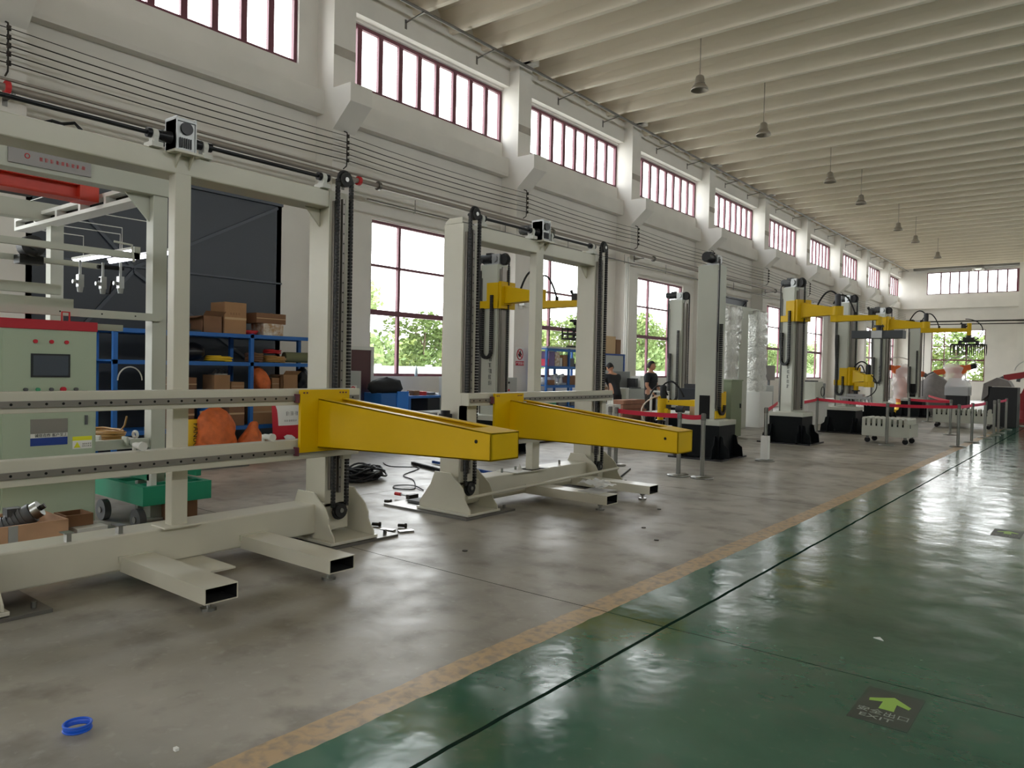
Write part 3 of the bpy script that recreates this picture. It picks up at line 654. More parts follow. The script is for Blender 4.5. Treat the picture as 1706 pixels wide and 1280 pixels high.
            for w_ in (-.17, -.25, -.33):
                for v in (-.2, .2): ob(m, 0, v, w_, .26, .014, .014)
                for u in (-.26, .26): ob(m, u, 0, w_, .014, .2, .014)
            for i in range(6):
                for v in (-.2, .2): p = O+e1*(-.26+.104*i)+e2*v; m.cyl(tuple(p+Vector((0, 0, -.15))), tuple(p+Vector((0, 0, -.34))), .014, n=6)
            B('cage', m, 'chain', gr_)
        elif gk == 'comb':
            m = MB(); ob(m, 0, 0, -.03, .2, .14, .03); ob(m, 0, 0, -.1, .36, .02, .03)
            gr_ = B('gripper', m, 'alu', wr)
            for v in (-.12, .12):
                m = MB(); ob(m, 0, v, -.1, .38, .015, .03)
                for i in range(9): p = O+e1*(-.36+.09*i)+e2*v+Vector((0, 0, -.1)); m.tube([p, p+Vector((0, 0, -.08))+e1*.01, p+e1*.035+Vector((0, 0, -.2))], [.018, .014, .008], 6)
                B('prongs', m, 'alu', gr_)
        elif gk == 'cup':
            m = MB(); ob(m, 0, 0, -.02, .2, .14, .012); B('gripper', m, 'white', wr)
    return r
a30 = radians(-28)
column_palletizer((-8.78, 10.52), 0, 'narrow grey column palletizer behind the second portal frame, yellow arm holding a wire cage gripper', dict(z=2.83, t1=radians(-6), L1=.8, t2=radians(4), L2=.85, grip='cage', wup=.2), chain_z=(1.75, 2.6), motor='black', ztop=3.38)
column_palletizer((-5.69, 12.92), radians(90), 'tall cream column palletizer on a black base beside the two nearest steel stanchions', dict(z=.95, slim=.45, t1=radians(85), L1=1.1, t2=radians(100), L2=.05, grip='cup', hose=radians(120), hosemat='cream_hose', wup=.3), chain_z=(.83, 2.4), motor='black', text_side=False, opening=(-.193, -.19, -.1, .1, .69, 1.12))
column_palletizer((-8.95, 18.25), 0, 'thin pale column palletizer beside the standing worker, black drive motor on top', None, chain_z=(.8, 2.0), motor='black', text_side=False, ztop=3.4)
column_palletizer((-5.58, 17.1), a30, 'silver grey column palletizer whose raised yellow arm carries a wide dark grey beam', dict(z=2.93, t1=radians(18), L1=.78, t2=radians(26), L2=.82, grip='beam', ga=radians(28), wup=.02), chain_z=(1.78, 2.45))
column_palletizer((-5.55, 21.35), a30, 'column palletizer whose bright yellow arm is lowered close to its base, with a comb gripper', dict(z=1.5, t1=radians(15), L1=.38, t2=radians(-160), L2=.3, grip='comb', ga=radians(28), mat='yellow_b', mat2='yellow', hose=radians(10)), chain_z=(1.05, 2.6), text_side=False)
column_palletizer((-5.65, 25.6), radians(-12), 'column palletizer with raised yellow arm and hanging fork gripper over the rear cart', dict(z=3.12, t1=radians(8), L1=1.0, t2=radians(14), L2=1.12, grip='fork', ga=radians(12), hose=radians(0.01), wup=.2), chain_z=(1.35, 2.1))
column_palletizer((-5.85, 31.9), 0, 'furthest cream column palletizer, bare column with a black motor on top', None, chain_z=(.9, 1.9), motor='black', text_side=False, opening=(-.1, .1, -.193, -.19, .75, 1.25))
# ---------------------------------------------------------------- pendant lamps
LY = [16.27, 20.33, 26.55, 30.55, 36.93, 40.7, 46.67]
lb = thing('pendant_lamp', (-7.6, LY[0], 8.0), 'grey bell pendant lamp hanging nearest the camera, topmost in the photo', 'lamp', 'pendant lamps under the ceiling')
m = MB(); m.cyl((0, 0, .33), (0, 0, 1.7), .012, n=8); build('rod', m, 'lamp_grey', lb, False)
m = MB(); m.lathe([(0, .36), (.05, .35), (.09, .32), (.1, .28), (.105, .19), (.12, .17), (.12, .15), (.1, .15)], n=24); build('housing', m, 'lamp_grey', lb, False)
m = MB(); m.lathe([(.1, .16), (.14, .12), (.19, .05), (.2, 0), (.19, .0), (.13, .115), (.09, .15)], n=28); build('shade', m, 'lamp_grey', lb, False)
for i, y in enumerate(LY[1:]):
    dup(lb, (-7.6, y, 8.0), 0, 'grey bell pendant lamp, %s in the receding row under the ribbed ceiling' % ['second', 'third', 'fourth', 'fifth', 'sixth', 'seventh and furthest'][i])
# ---------------------------------------------------------------- pipes and cables along the left wall
m = MB(); m.tube([(-11.5, y, 8.97) for y in (-14, 23, 59.5)], .035, 8); p = one('pipe', m, 'steel_d', 'thin dark pipe running under the ceiling ribs along the top of the window wall', 'pipe')
k = -3
while C0+P*k < 55:
    for q in (1.6, 3.9):
        y = C0+CW+P*k+q; m = MB(); m.beam((-12.02, y, 8.86), (-11.46, y, 8.93), .025, .025); m.box(-12.02, -12.005, y-.03, y+.03, 8.72, 8.92); build('pipe_bracket', m, 'steel_d', p)
    k += 1
m = MB(); m.tube([(-11.4, y, 5.06) for y in (-14, 20, 59)], .05, 10); m.tube([(-11.4, y, 5.17) for y in (-14, 20, 59)], .022, 8)
p = one('pipe', m, 'pipe_grey', 'thick grey service pipe with red couplings along the wall under the cables', 'pipe')
for y in (3.62, 9.5, 10.0, 15.9, 21.4, 32.4):
    m = MB(); m.cyl((-11.4, y-.03, 5.06), (-11.4, y+.03, 5.06), .085, n=16); build('coupling', m, 'redpaint' if y < 9.8 else 'steel_d', p)
k = -2
while C0+P*k < 55:
    y = C0+P*k+.26; m = MB(); m.box(-11.7, -11.36, y-.02, y+.02, 4.97, 5.0); m.box(-11.7, -11.69, y-.03, y+.03, 4.9, 5.2); build('pipe_bracket', m, 'steel_d', p); k += 1
m = MB(); m.tube([(-11.5, y, 4.78) for y in (9.8, 30, 59)], .02, 8); p = one('pipe', m, 'steel_d', 'slim lower pipe on short hangers below the thick service pipe', 'pipe')
k = 0
while C0+P*k < 55:
    for q in (2.0, 5.0): y = C0+P*k+q; m = MB(); m.cyl((-11.5, y, 4.72), (-11.5, y, 5.0), .01, n=6); build('hanger', m, 'steel_d', p)
    k += 1
ZS = [5.90, 5.78, 5.67, 5.56, 5.44]
for i, z in enumerate(ZS):
    m = MB(); pts = []
    for k in range(-4, 9):
        y0 = C0+P*k+.26
        for t in range(6): q = t/6; pts.append((-11.56, y0+P*q, z-.05*4*q*(1-q)))
    m.tube(pts, .009 if i else .006, 5)
    one('cable', m, 'bolt', 'wall cable on insulators, %s of the five parallel cables above the service pipe' % ['topmost', 'second from top', 'middle', 'second from bottom', 'lowest'][i], 'cable', 'parallel cables along the wall')
names = {-1: 'leftmost insulator rack, by the dark sliding door', 0: 'insulator rack under the nearest corbel beside the first portal frame', 1: 'insulator rack under the second corbel, above the second portal frame', 2: 'insulator rack under the third corbel', 3: 'insulator rack under the fourth corbel beside the tall cream column', 4: 'insulator rack under the fifth corbel', 5: 'insulator rack under the sixth corbel', 6: 'insulator rack under the seventh corbel'}
for k, lab in names.items():
    y = C0+P*k+.26; r = thing('insulator_rack', (-11.6, y, 5.3), lab, 'cable rack', 'insulator racks on the columns')
    m = MB(); m.tube([(-11.69, y, 6.02), (-11.6, y, 5.98), (-11.59, y, 5.95), (-11.59, y, 5.38), (-11.6, y, 5.34), (-11.69, y, 5.3)], .012, 6); build('rod', m, 'bolt', r)
    for z in ZS: m = MB(); m.lathe([(0, -.03), (.028, -.03), (.028, -.012), (.018, 0), (.028, .012), (.028, .03), (0, .03)], (-11.56, y, z), 10); build('insulator', m, 'bolt', r)
m = MB()
for y in (20.28,): m.tube([(-11.67, y, 0), (-11.67, y, 5.0)], .035, 8); m.tube([(-11.67, y-.12, 0), (-11.67, y-.12, 4.9)], .02, 8)
one('drain_pipe', m, 'offwhite', 'white vertical pipe on the wall column beside the blue framed board', 'pipe')
m = MB(); m.tube([(-11.65, 26.2, 0), (-11.65, 26.2, 4.9)], .04, 8); one('drain_pipe', m, 'offwhite', 'white vertical pipe behind the tall column palletizer, near the far dark door', 'pipe')
m = MB(); m.tube([(-11.6, 59.4, 5.35), (9.9, 59.4, 5.35)], .05, 8); m.tube([(-11.6, 59.4, 5.15), (9.9, 59.4, 5.15)], .035, 8); one('pipe', m, 'bolt', 'pair of pipes across the end wall above the low window', 'pipe')
m = MB(); m.box(-11.7, -11.6, 14.95, 15.02, 3.02, 3.1); m.box(-11.66, -11.5, 14.9, 15.2, 3.1, 3.16); one('wall_lamp', m, 'offwhite', 'small white emergency lamp on the column above the no fire sign', 'lamp')
m = MB(); m.box(-7.45, -7.0, 59.2, 60.1, 8.86, 8.92); m.ball((-7.5, 59.3, 8.8), .09); m.ball((-6.95, 59.3, 8.8), .09); one('twin_spotlight', m, 'white', 'small white twin spotlight fixed high on the end wall', 'lamp')

# ---------------------------------------------------------------- no fire sign on the second visible column
r = thing('no_fire_sign', (-11.69, 15.0, 1.58), 'white sign with a red no flame symbol and a red lettered band on a column', 'sign')
m = MB(); m.box(-11.699, -11.693, 14.84, 15.2, 1.6, 2.06); build('panel', m, 'white', r)
m = MB(); m.tube([(-11.69, 15.02+.115*cos(a), 1.88+.13*sin(a)) for a in [i*2*pi/24 for i in range(24)]], .012, 5, closed=True); m.beam((-11.69, 14.94, 1.97), (-11.69, 15.1, 1.79), .02, .006, 0, (1, 0, 0)); build('prohibition_ring', m, 'red', r)
m = MB(); m.prism([(14.98, 1.82), (15.06, 1.82), (15.09, 1.88), (15.05, 1.93), (15.03, 1.99), (15.0, 1.93), (14.95, 1.88)], 'x', -11.693, -11.688); build('flame', m, 'text_d', r)
m = MB(); m.box(-11.693, -11.69, 14.85, 15.19, 1.6, 1.71); bd = build('band', m, 'red', r)
m = MB(); text(m, '严禁烟火', .085, (-11.69, 14.86, 1.625), (0, 1, 0), (0, 0, 1)); build('lettering', m, 'text_w', bd)

# ---------------------------------------------------------------- wall cabinet, junction box, control box
r = thing('display_cabinet', (-11.75, 9.82, .3), 'white framed standing panel with a dark maroon glass face left of the first window', 'cabinet')
m = MB(); m.box(-11.72, -11.62, 9.5, 9.57, 0, 1.9); m.box(-11.72, -11.62, 10.08, 10.15, 0, 1.9); m.box(-11.72, -11.62, 9.57, 10.08, 1.83, 1.9); build('frame', m, 'offwhite', r)
m = MB(); m.box(-11.7, -11.64, 9.57, 10.08, .25, 1.83); build('panel', m, 'maroon_dark', r)
r = thing('junction_box', (-11.2, 9.1, 0), 'grey metal electrical box on a stand with a small round warning sticker', 'electrical box')
m = MB(); m.box(-11.3, -11.0, 8.86, 9.3, .85, 1.42); m.box(-11.25, -11.2, 9.05, 9.1, 0, .85); build('box', m, 'grey_l', r)
m = MB(); m.box(-10.999, -10.996, 9.02, 9.2, 1.0, 1.15); s_ = build('sticker', m, 'white', r)
m = MB(); m.tube([(-10.99, 9.11+.05*cos(a), 1.075+.05*sin(a)) for a in [i*2*pi/16 for i in range(16)]], .012, 5, closed=True); build('ring', m, 'red', s_)
r = thing('control_box', (-11.45, 14.2, 0), 'small grey control box with red buttons standing before the wall column', 'control box')
m = MB(); m.box(-11.6, -11.3, 13.9, 14.42, .78, 1.3); m.box(-11.5, -11.4, 14.1, 14.2, 0, .78); b_ = build('box', m, 'grey_l', r)
for q, (y, z, c) in enumerate(((14.0, 1.18, 'black'), (14.1, 1.18, 'black'), (14.02, 1.08, 'red'), (14.1, 1.0, 'red'), (14.0, .92, 'red'))):
    m = MB(); m.cyl((-11.3, y, z), (-11.28, y, z), .025, n=10); build('button', m, c, b_)
# ---------------------------------------------------------------- electrical cabinet with touch screen
r = thing('control_cabinet', (-7.1, 2.5, 0), 'pale green control cabinet with red top band, touch screen and push buttons', 'control cabinet')
m = MB(); m.box(-7.35, -6.9, 2.15, 2.88, .12, 1.78); m.box(-6.9, -6.897, 2.15, 2.88, .12, .125); body = build('body', m, 'green_grey', r, True, .004)
m = MB(); m.box(-7.34, -6.91, 2.16, 2.87, 0, .12); build('plinth', m, 'grey_l', r)
m = MB(); m.box(-7.36, -6.89, 2.14, 2.885, 1.78, 1.86); build('top_band', m, 'redband', r, True, .003)
m = MB(); m.box(-6.9, -6.892, 2.17, 2.87, .15, 1.76); door = build('door', m, 'green_grey', r, True, .002)
m = MB(); m.box(-6.892, -6.884, 2.37, 2.665, 1.385, 1.58); sc_ = build('touch_screen', m, 'text_d', r)
m = MB(); m.box(-6.884, -6.882, 2.385, 2.65, 1.4, 1.565); build('display', m, 'screen', sc_)
for y in (2.4, 2.52, 2.635):
    m = MB(); m.cyl((-6.892, y, 1.68), (-6.875, y, 1.68), .016, n=14); build('indicator_lamp', m, 'red', r)
for y, c in ((2.33, 'grey_d'), (2.42, 'green_p'), (2.52, 'grey_d'), (2.61, 'red'), (2.71, 'grey_d')):
    m = MB(); s = .021 if c == 'red' else .015; m.cyl((-6.892, y, 1.285), (-6.865, y, 1.285), s, n=14); m.box(-6.892, -6.888, y-.016, y+.016, 1.245, 1.27); build('button', m, c, r)
m = MB(); m.box(-6.892, -6.888, 2.37, 2.65, .92, 1.04); build('document_pocket', m, 'brushed', r)
m = MB(); m.box(-6.892, -6.889, 2.37, 2.65, .885, .93); m.box(-6.892, -6.889, 2.37, 2.65, .82, .885, 1); pn = build('notice', m, ['white', 'text_b'], r)
m = MB(); text(m, '诚信合作 客户至上', .03, (-6.888, 2.40, .893), (0, 1, 0), (0, 0, 1)); build('lettering', m, 'text_d', pn)
m = MB(); m.box(-6.892, -6.889, 2.69, 2.845, .845, .88, 0); m.box(-6.892, -6.889, 2.69, 2.845, .775, .845, 1); ws = build('warning_label', m, ['sign_y', 'white'], r)
m = MB(); m.prism([(2.7, .785), (2.752, .785), (2.726, .835)], 'x', -6.889, -6.887); scrawl(m, (-6.887, 2.765, .81), (0, 1, 0), (0, 0, 1), 5, .013, 1, rs); scrawl(m, (-6.887, 2.765, .79), (0, 1, 0), (0, 0, 1), 5, .013, 1, rs); build('warning_triangle', m, ['sign_y', 'text_d'], ws)
m = MB(); m.box(-6.892, -6.889, 2.40, 2.63, .565, .59); scrawl(m, (-6.889, 2.43, .57), (0, 1, 0), (0, 0, 1), 10, .016, 1, rs); build('yellow_strip', m, ['sign_y', 'text_d'], r)
m = MB(); m.box(-6.892, -6.875, 2.785, 2.805, .98, 1.06); build('latch', m, 'grey_d', r)
m = MB(); m.tube([(-7.0, 2.64, 1.86), (-7.0, 2.64, 1.94), (-7.0, 2.7, 1.94), (-7.0, 2.7, 1.86)], .008, 6); build('lifting_eye', m, 'redpaint', r)

# ---------------------------------------------------------------- hoist frame of white steel behind it
r = thing('gantry_hoist_frame', (-8.5, 3.5, 0), 'white steel gantry hoist frame behind the control cabinet, carrying the red jib', 'machine frame')
for x, y in ((-7.3, 3.6), (-9.75, 3.6), (-7.3, .6), (-9.75, .6)):
    m = MB(); m.box(x-.08, x+.06, y-.07, y+.07, .02, 3.13); m.box(x-.15, x+.13, y-.14, y+.14, 0, .02); build('post', m, 'cream2', r, True, .004)
m = MB(); m.box(-7.4, -7.22, .4, 3.68, 3.13, 3.33); tb_ = build('side_beam', m, 'cream2', r, True, .006)
m = MB(); m.prism([(3.3, 3.13), (3.53, 3.13), (3.53, 2.88)], 'x', -7.34, -7.32); build('gusset', m, 'cream2', r)
m = MB(); m.box(-9.85, -9.67, .4, 3.68, 3.13, 3.33); build('side_beam', m, 'cream2', r, True, .006)
m = MB(); m.box(-10.5, -7.4, 3.42, 3.6, 3.19, 3.23); m.box(-10.5, -7.4, 3.42, 3.6, 3.08, 3.12); m.box(-10.5, -7.4, 3.52, 3.6, 3.12, 3.19, 1)
for i in range(6): x = -10.5+i*.61; m.box(x, x+.05, 3.42, 3.52, 3.12, 3.19)
build('slotted_cross_beam', m, ['white', 'hole'], r)
m = MB(); m.box(-7.22, -7.205, 2.3, 2.95, 3.17, 3.31); sg = build('name_plate', m, 'brushed_d', r)
m = MB(); scrawl(m, (-7.204, 2.53, 3.22), (0, 1, 0), (0, 0, 1), 9, .035, 0, rs); m.tube([(-7.203, 2.44+.018*cos(a), 3.245+.02*sin(a)) for a in [i*pi/6 for i in range(12)]], .004, 4, closed=True); build('lettering', m, 'redpaint', sg)
for y in (2.42, 2.62, 2.85, 3.2, 3.3):
    m = MB(); m.box(-7.34, -7.28, y-.03, y+.03, 3.33, 3.35); m.cyl((-7.31, y, 3.35), (-7.31, y, 3.38), .014); build('clamp', m, 'steel', r)
for z in (1.92,):
    m = MB(); m.box(-7.27, -7.2, .5, 3.6, z, z+.07); m.box(-7.62, -7.56, .5, 3.4, z-.1, z-.04)
    for y in (2.7, 3.05, 3.35): m.cyl((-7.2, y, z+.035), (-7.197, y, z+.035), .007, n=8, m=1)
    build('lower_rail', m, ['cream2', 'hole'], r)
m = MB(); m.box(-7.62, -7.56, .5, 3.55, 2.54, 2.6); m.box(-7.62, -7.56, 3.5, 3.56, 2.54, 2.66); m.tube([(-7.55, 3.3, 2.68), (-7.5, 3.45, 2.66), (-7.5, 3.47, 2.5)], .012, 6); build('upper_rail', m, 'cream2', r)
m = MB(); m.box(-8.12, -8.06, .5, 3.4, 2.46, 2.51); m.box(-8.6, -8.5, .5, 3.2, 2.2, 2.3); m.box(-8.3, -8.2, .5, 3.2, 2.05, 2.14); build('rear_rail', m, 'cream2', r)
for x, y, z in ((-7.85, 3.12, 2.46), (-7.85, 3.33, 2.46), (-7.85, 3.5, 2.48)):
    m = MB(); m.cyl((x, y, z+.04), (x, y, z-.1), .012); m.box(x-.03, x+.03, y-.025, y+.025, z-.22, z-.1); m.cyl((x, y, z-.22), (x, y, z-.27), .03, .022); m.cyl((x-.02, y-.03, z-.17), (x-.02, y-.06, z-.17), .02)
    build('air_cylinder', m, 'alu', r)
m = MB(); m.cyl((-7.9, 3.3, 2.46), (-7.9, 3.55, 2.47), .02); m.tube([(-7.86, 3.3, 2.35), (-7.86, 3.34, 2.2), (-7.86, 3.4, 2.2), (-7.86, 3.42, 2.33)], .01, 6); build('air_line', m, 'rubber', r)
m = MB(); m.cyl((-8.0, 2.72, 2.58), (-7.86, 2.72, 2.58), .1, n=20); m.cyl((-7.86, 2.72, 2.58), (-7.83, 2.72, 2.58), .035); m.box(-8.05, -7.9, 2.62, 2.82, 2.42, 2.5); build('pulley', m, 'chain', r)
m = MB(); m.cyl((-8.7, 2.75, 3.3), (-8.7, 2.62, 3.3), .06); m.cyl((-8.7, 2.9, 3.32), (-8.7, 2.96, 3.32), .09); m.tube(arc((-8.7, 2.6, 3.33), (-8.7, 2.85, 3.33), .08), .012, 6); m.box(-8.8, -8.6, 2.5, 3.0, 3.2, 3.24); build('trolley_motor', m, 'chain', r)
m = MB(); m.tube([(-10.3, 3.5, 3.24), (-7.9, 3.5, 3.24)], .008, 5); m.tube([(-10.0, 3.3, 3.32), (-8.9, 3.35, 3.34)], .008, 5); build('guide_wire', m, 'steel', r)
m = MB(); m.box(-8.3, -8.08, 1.2, 3.37, 3.13, 3.15); m.box(-8.3, -8.08, 1.2, 3.37, 3.27, 3.29); m.box(-8.22, -8.16, 1.2, 3.37, 3.15, 3.27)
m.box(-8.31, -8.07, 3.2, 3.38, 3.125, 3.295)
jb = build('red_jib', m, 'redbeam', r)
for y in (2.9, 3.05, 3.2): m = MB(); m.cyl((-8.12, y, 3.29), (-8.12, y, 3.32), .016); build('bolt', m, 'steel', jb)
# bright fluorescent battens above the frame
for i, (x0, x1, y, z) in enumerate(((-10.9, -9.2, 4.25, 2.83), (-10.3, -8.5, 4.45, 2.8))):
    m = MB(); m.box(x0, x1, y-.03, y+.03, z+.03, z+.06); m.tube([(x0+.3, 3.6, 3.15), (x0+.3, y, 3.15), (x0+.3, y, z+.05)], .006, 5); m.tube([(x1-.3, 3.6, 3.15), (x1-.3, y, 3.15), (x1-.3, y, z+.05)], .006, 5); bl = build('batten_lamp', m, 'white', r)
    m = MB(); m.cyl((x0+.02, y, z+.012), (x1-.02, y, z+.012), .02, n=10); build('tube', m, 'lampglow', bl)

# ---------------------------------------------------------------- work table with coils, green trolley
r = thing('work_table', (-7.8, 3.3, 0), 'cream steel table under the hoist frame, its edge rail facing the cabinet', 'table')
m = MB(); m.box(-8.6, -7.32, 2.98, 3.56, .72, .76); build('table_top', m, 'offwhite', r)
m = MB(); m.box(-7.32, -7.27, 2.95, 3.58, .7, .79); m.cyl((-7.27, 3.33, .77), (-7.18, 3.33, .77), .03); m.box(-7.3, -7.2, 3.28, 3.3, .74, .82); build('edge_rail', m, 'cream2', r)
for x, y in ((-8.55, 3.0), (-7.4, 3.0), (-8.55, 3.5), (-7.4, 3.5)): m = MB(); m.box(x-.03, x+.03, y-.03, y+.03, 0, .72); build('leg', m, 'offwhite', r)
m = MB(); rr_ = random.Random(4)
for q in range(7):
    ra = .2+.05*rr_.random(); m.tube([(-7.75+ra*cos(a)*1.5, 3.3+ra*sin(a)*.6, .775+.012*q+.006*rr_.random()) for a in [i*2*pi/24 for i in range(24)]], .01, 5, closed=True)
m.tube([(-7.6, 3.4, .84), (-7.55, 3.42, .9), (-7.53, 3.43, .99)], .009, 5)
one('hose_coil', m, 'brass', 'coil of brown air hose lying on the steel table', 'hose')
m = MB(); m.cyl((-7.6, 2.98, .8), (-7.45, 3.15, .79), .035, n=16); one('paper_roll', m, 'white', 'white roll with a dark end lying on the table beside the control cabinet', 'roll')
m = MB(); m.tube([(-7.5+.045*cos(a), 3.5, .81+.03*sin(a)) for a in [i*2*pi/20 for i in range(20)]], .014, 8, closed=True); one('tape_roll', m, 'white', 'white tape roll standing near the right end of the steel table', 'tape')
r = thing('green_trolley', (-7.5, 3.3, 0), 'green steel trolley frame standing low beside the control cabinet', 'trolley')
m = MB(); m.box(-8.2, -6.8, 3.3, 3.36, .45, .57); m.box(-8.2, -6.8, 3.75, 3.8, .45, .57); build('top_rail', m, 'green_cart', r)
m = MB(); m.box(-8.2, -6.7, 3.2, 3.26, .24, .41); m.box(-8.2, -6.7, 3.8, 3.85, .24, .41); m.box(-6.76, -6.7, 3.26, 3.8, .24, .41); m.box(-8.1, -6.8, 3.26, 3.8, .26, .28)
for x in (-7.9, -7.4, -6.95): m.box(x, x+.06, 3.26, 3.8, .38, .41)
build('lower_frame', m, 'green_cart', r)
m = MB(); m.box(-6.84, -6.76, 3.3, 3.35, .36, .6); build('white_post', m, 'offwhite', r)
for x in (-7.55, -6.85):
    m = MB(); m.cyl((x, 3.2, .1), (x, 3.26, .1), .1, n=22); w_ = build('wheel', m, 'grey_d', r); m = MB(); m.cyl((x, 3.19, .1), (x, 3.27, .1), .03, n=12); build('hub', m, 'steel_d', w_)
m = MB(); m.box(-7.2, -6.95, 3.62, 3.85, 0, .24); one('wooden_block', m, 'card_d', 'dark brown wooden block under the foot plate of the hoist frame', 'block')

# ---------------------------------------------------------------- crate with a motor, white box
r = thing('wooden_crate', (-6.2, 2.1, 0), 'open pale wooden crate behind the base beam of the nearest portal frame', 'crate')
m = MB()
X0, X1, Y0, Y1 = -6.55, -6.0, 1.75, 2.32
m.box(X1-.02, X1, Y0, Y1, .06, .36); build('side_board', m, 'wood', r)
m = MB(); m.box(X0, X0+.02, Y0, Y1, .06, .36); build('side_board', m, 'wood', r)
m = MB(); m.box(X0+.02, X1-.02, Y0, Y0+.02, .06, .36); build('end_board', m, 'wood', r)
m = MB(); m.box(X0+.02, X1-.02, Y1-.02, Y1, .06, .36); build('end_board', m, 'wood', r)
m = MB(); m.box(X0, X1, Y0, Y1, 0.04, .06); m.box(X0, X1, Y0, Y0+.08, 0, .04); m.box(X0, X1, Y1-.08, Y1, 0, .04); build('bottom', m, 'wood', r)
m = MB(); m.box(X1, X1+.003, 1.93, 1.99, .06, .36); build('steel_strap', m, 'alu', r)
r = thing('geared_motor', (-6.25, 2.1, .06), 'dark geared motor with a bright round flange leaning in the wooden crate', 'motor')
m = MB(); m.cyl((-6.35, 1.95, .25), (-6.22, 2.16, .4), .075, n=18)
for q in range(7): t = .1+q*.11; m.cyl(hyp((-6.35, 1.95, .25), (-6.22, 2.16, .4), t), hyp((-6.35, 1.95, .25), (-6.22, 2.16, .4), t+.05), .083, n=18)
m.box(-6.33, -6.24, 2.0, 2.1, .38, .44); build('body', m, 'grey_d', r)
m = MB(); m.cyl((-6.22, 2.16, .4), (-6.195, 2.2, .43), .062, n=22); fl_ = build('flange', m, 'steel', r)
m = MB(); m.cyl((-6.195, 2.2, .43), (-6.18, 2.225, .448), .02, n=12); build('shaft', m, 'bolt', fl_)
m = MB(); m.box(-6.45, -6.05, 2.4, 2.62, 0, .26); one('white_carton', m, 'offwhite', 'white carton on the floor between crate and control cabinet', 'box')
m = MB(); m.box(-6.38, -6.16, 2.36, 2.56, .262, .275); m.box(-6.38, -6.16, 2.36, 2.375, .275, .35); m.box(-6.38, -6.16, 2.545, 2.56, .275, .35); m.box(-6.38, -6.365, 2.375, 2.545, .275, .35); m.box(-6.175, -6.16, 2.375, 2.545, .275, .35)
one('cardboard_tray', m, 'card_d', 'small brown cardboard tray on top of the white carton', 'box')

# ---------------------------------------------------------------- blue rack with stores before the dark door
r = thing('storage_rack', (-11.2, 6.5, 0), 'blue steel storage rack before the dark sliding door, filled with cartons and hoses', 'shelf rack')
for y in (4.8, 6.94, 8.28):
    for x in (-11.52, -10.92): m = MB(); m.box(x-.03, x+.03, y-.03, y+.03, 0, 2.0); build('upright', m, 'blue', r)
for z in (.5, 1.07, 1.52, 1.97):
    m = MB(); m.box(-11.55, -10.9, 4.77, 8.31, z-.005, z+.02); m.box(-10.92, -10.89, 4.77, 8.31, z-.04, z+.02); m.box(-11.55, -11.53, 4.77, 8.31, z-.04, z+.02); build('shelf', m, 'blue', r)
def carton(x0, x1, y0, y1, z, h, lab, mt='card', flap=0, grp=None, tape=True, name='cardboard_box', tx=None):
    r = thing(name, ((x0+x1)/2, (y0+y1)/2, z), lab, 'box', grp)
    m = MB(); z1 = z+h
    if flap:
        t = .008; m.box(x0, x1, y0, y1, z, z+t); m.box(x0, x0+t, y0, y1, z, z1); m.box(x1-t, x1, y0, y1, z, z1); m.box(x0, x1, y0, y0+t, z, z1); m.box(x0, x1, y1-t, y1, z, z1)
        body = build('body', m, mt, r)
        f = MB(); w = (y1-y0)*.5; f.add([(x1, y0, z1), (x1, y1, z1), (x1+w*.5, y1+.02, z1+w*.45), (x1+w*.5, y0, z1+w*.45)], [(0, 1, 2, 3)]); build('flap', f, mt, r)
        f = MB(); f.add([(x0, y0, z1), (x1, y0, z1), (x1, y0-w*.7, z1-w*.25), (x0, y0-w*.7, z1-w*.25)], [(0, 1, 2, 3)]); build('flap', f, mt, r)
    else:
        m.box(x0, x1, y0, y1, z, z1); body = build('body', m, mt, r, True, .004)
        if tape: f = MB(); f.box(x1, x1+.002, y0, y1, z+h*.45, z+h*.52); f.box(x0, x1, (y0+y1)/2-.025, (y0+y1)/2+.025, z1, z1+.001); build('tape', f, 'card_l', body)
    if tx:
        f = MB(); scrawl(f, (x1+.002, y0+(y1-y0)*.25, z+h*.6), (0, 1, 0), (0, 0, 1), tx, (y1-y0)*.1, 0, rs); build('lettering', f, 'card_d', body)
    return r
def lump(name, c, rad, mt, lab, cat, seed=1, jit=.25, n=14, group=None, extra=None):
    m = MB(); rl = random.Random(seed); m.ball(c, rad, n, 0, 0)
    v = []
    for (x, y, z) in m.v:
        q = 1+jit*(.5*sin(7*x+seed)+.5*sin(9*y+2*seed+5*z)+rl.random()*.5-.25)*.8; v.append((c[0]+(x-c[0])*q, c[1]+(y-c[1])*q, max(c[2]-rad[2]*.92, c[2]+(z-c[2])*q)))
    m.v = v
    # weld poles so the surface stays one piece
    return one(name, m, mt, lab, cat, group)
def coil(c, ra, mt, lab, n=6, tr=.012, name='hose_coil', sq=1.0, group=None):
    m = MB(); rl = random.Random(n)
    pts = []
    for i in range(n*20): a = i*2*pi/20; q = ra*(1+.1*sin(i*.13+rl.random()*.1)); pts.append((c[0]+q*cos(a), c[1]+q*sin(a)*sq, c[2]+tr+i/(n*20)*tr*1.7*n*.6))
    m.tube(pts, tr, 5); return one(name, m, mt, lab, 'hose' if name == 'hose_coil' else 'cable', group)
ZT = 1.99
carton(-11.4, -10.98, 6.5, 6.88, ZT, .5, 'tall cardboard box with printed lettering, middle of the rack top', tx=4)
carton(-11.4, -11.0, 6.15, 6.47, ZT, .26, 'open cardboard box with raised flaps left of the tall box on the rack top', 'card_d', 1, tape=False)
carton(-11.35, -10.98, 7.2, 7.58, ZT, .2, 'dented carton with patches of white tape under another carton on the rack top', 'tape_mix', tape=False)
carton(-11.4, -11.0, 7.08, 7.64, ZT+.2, .17, 'flat brown carton lying on the white taped carton, right end of rack top', 'card_d')
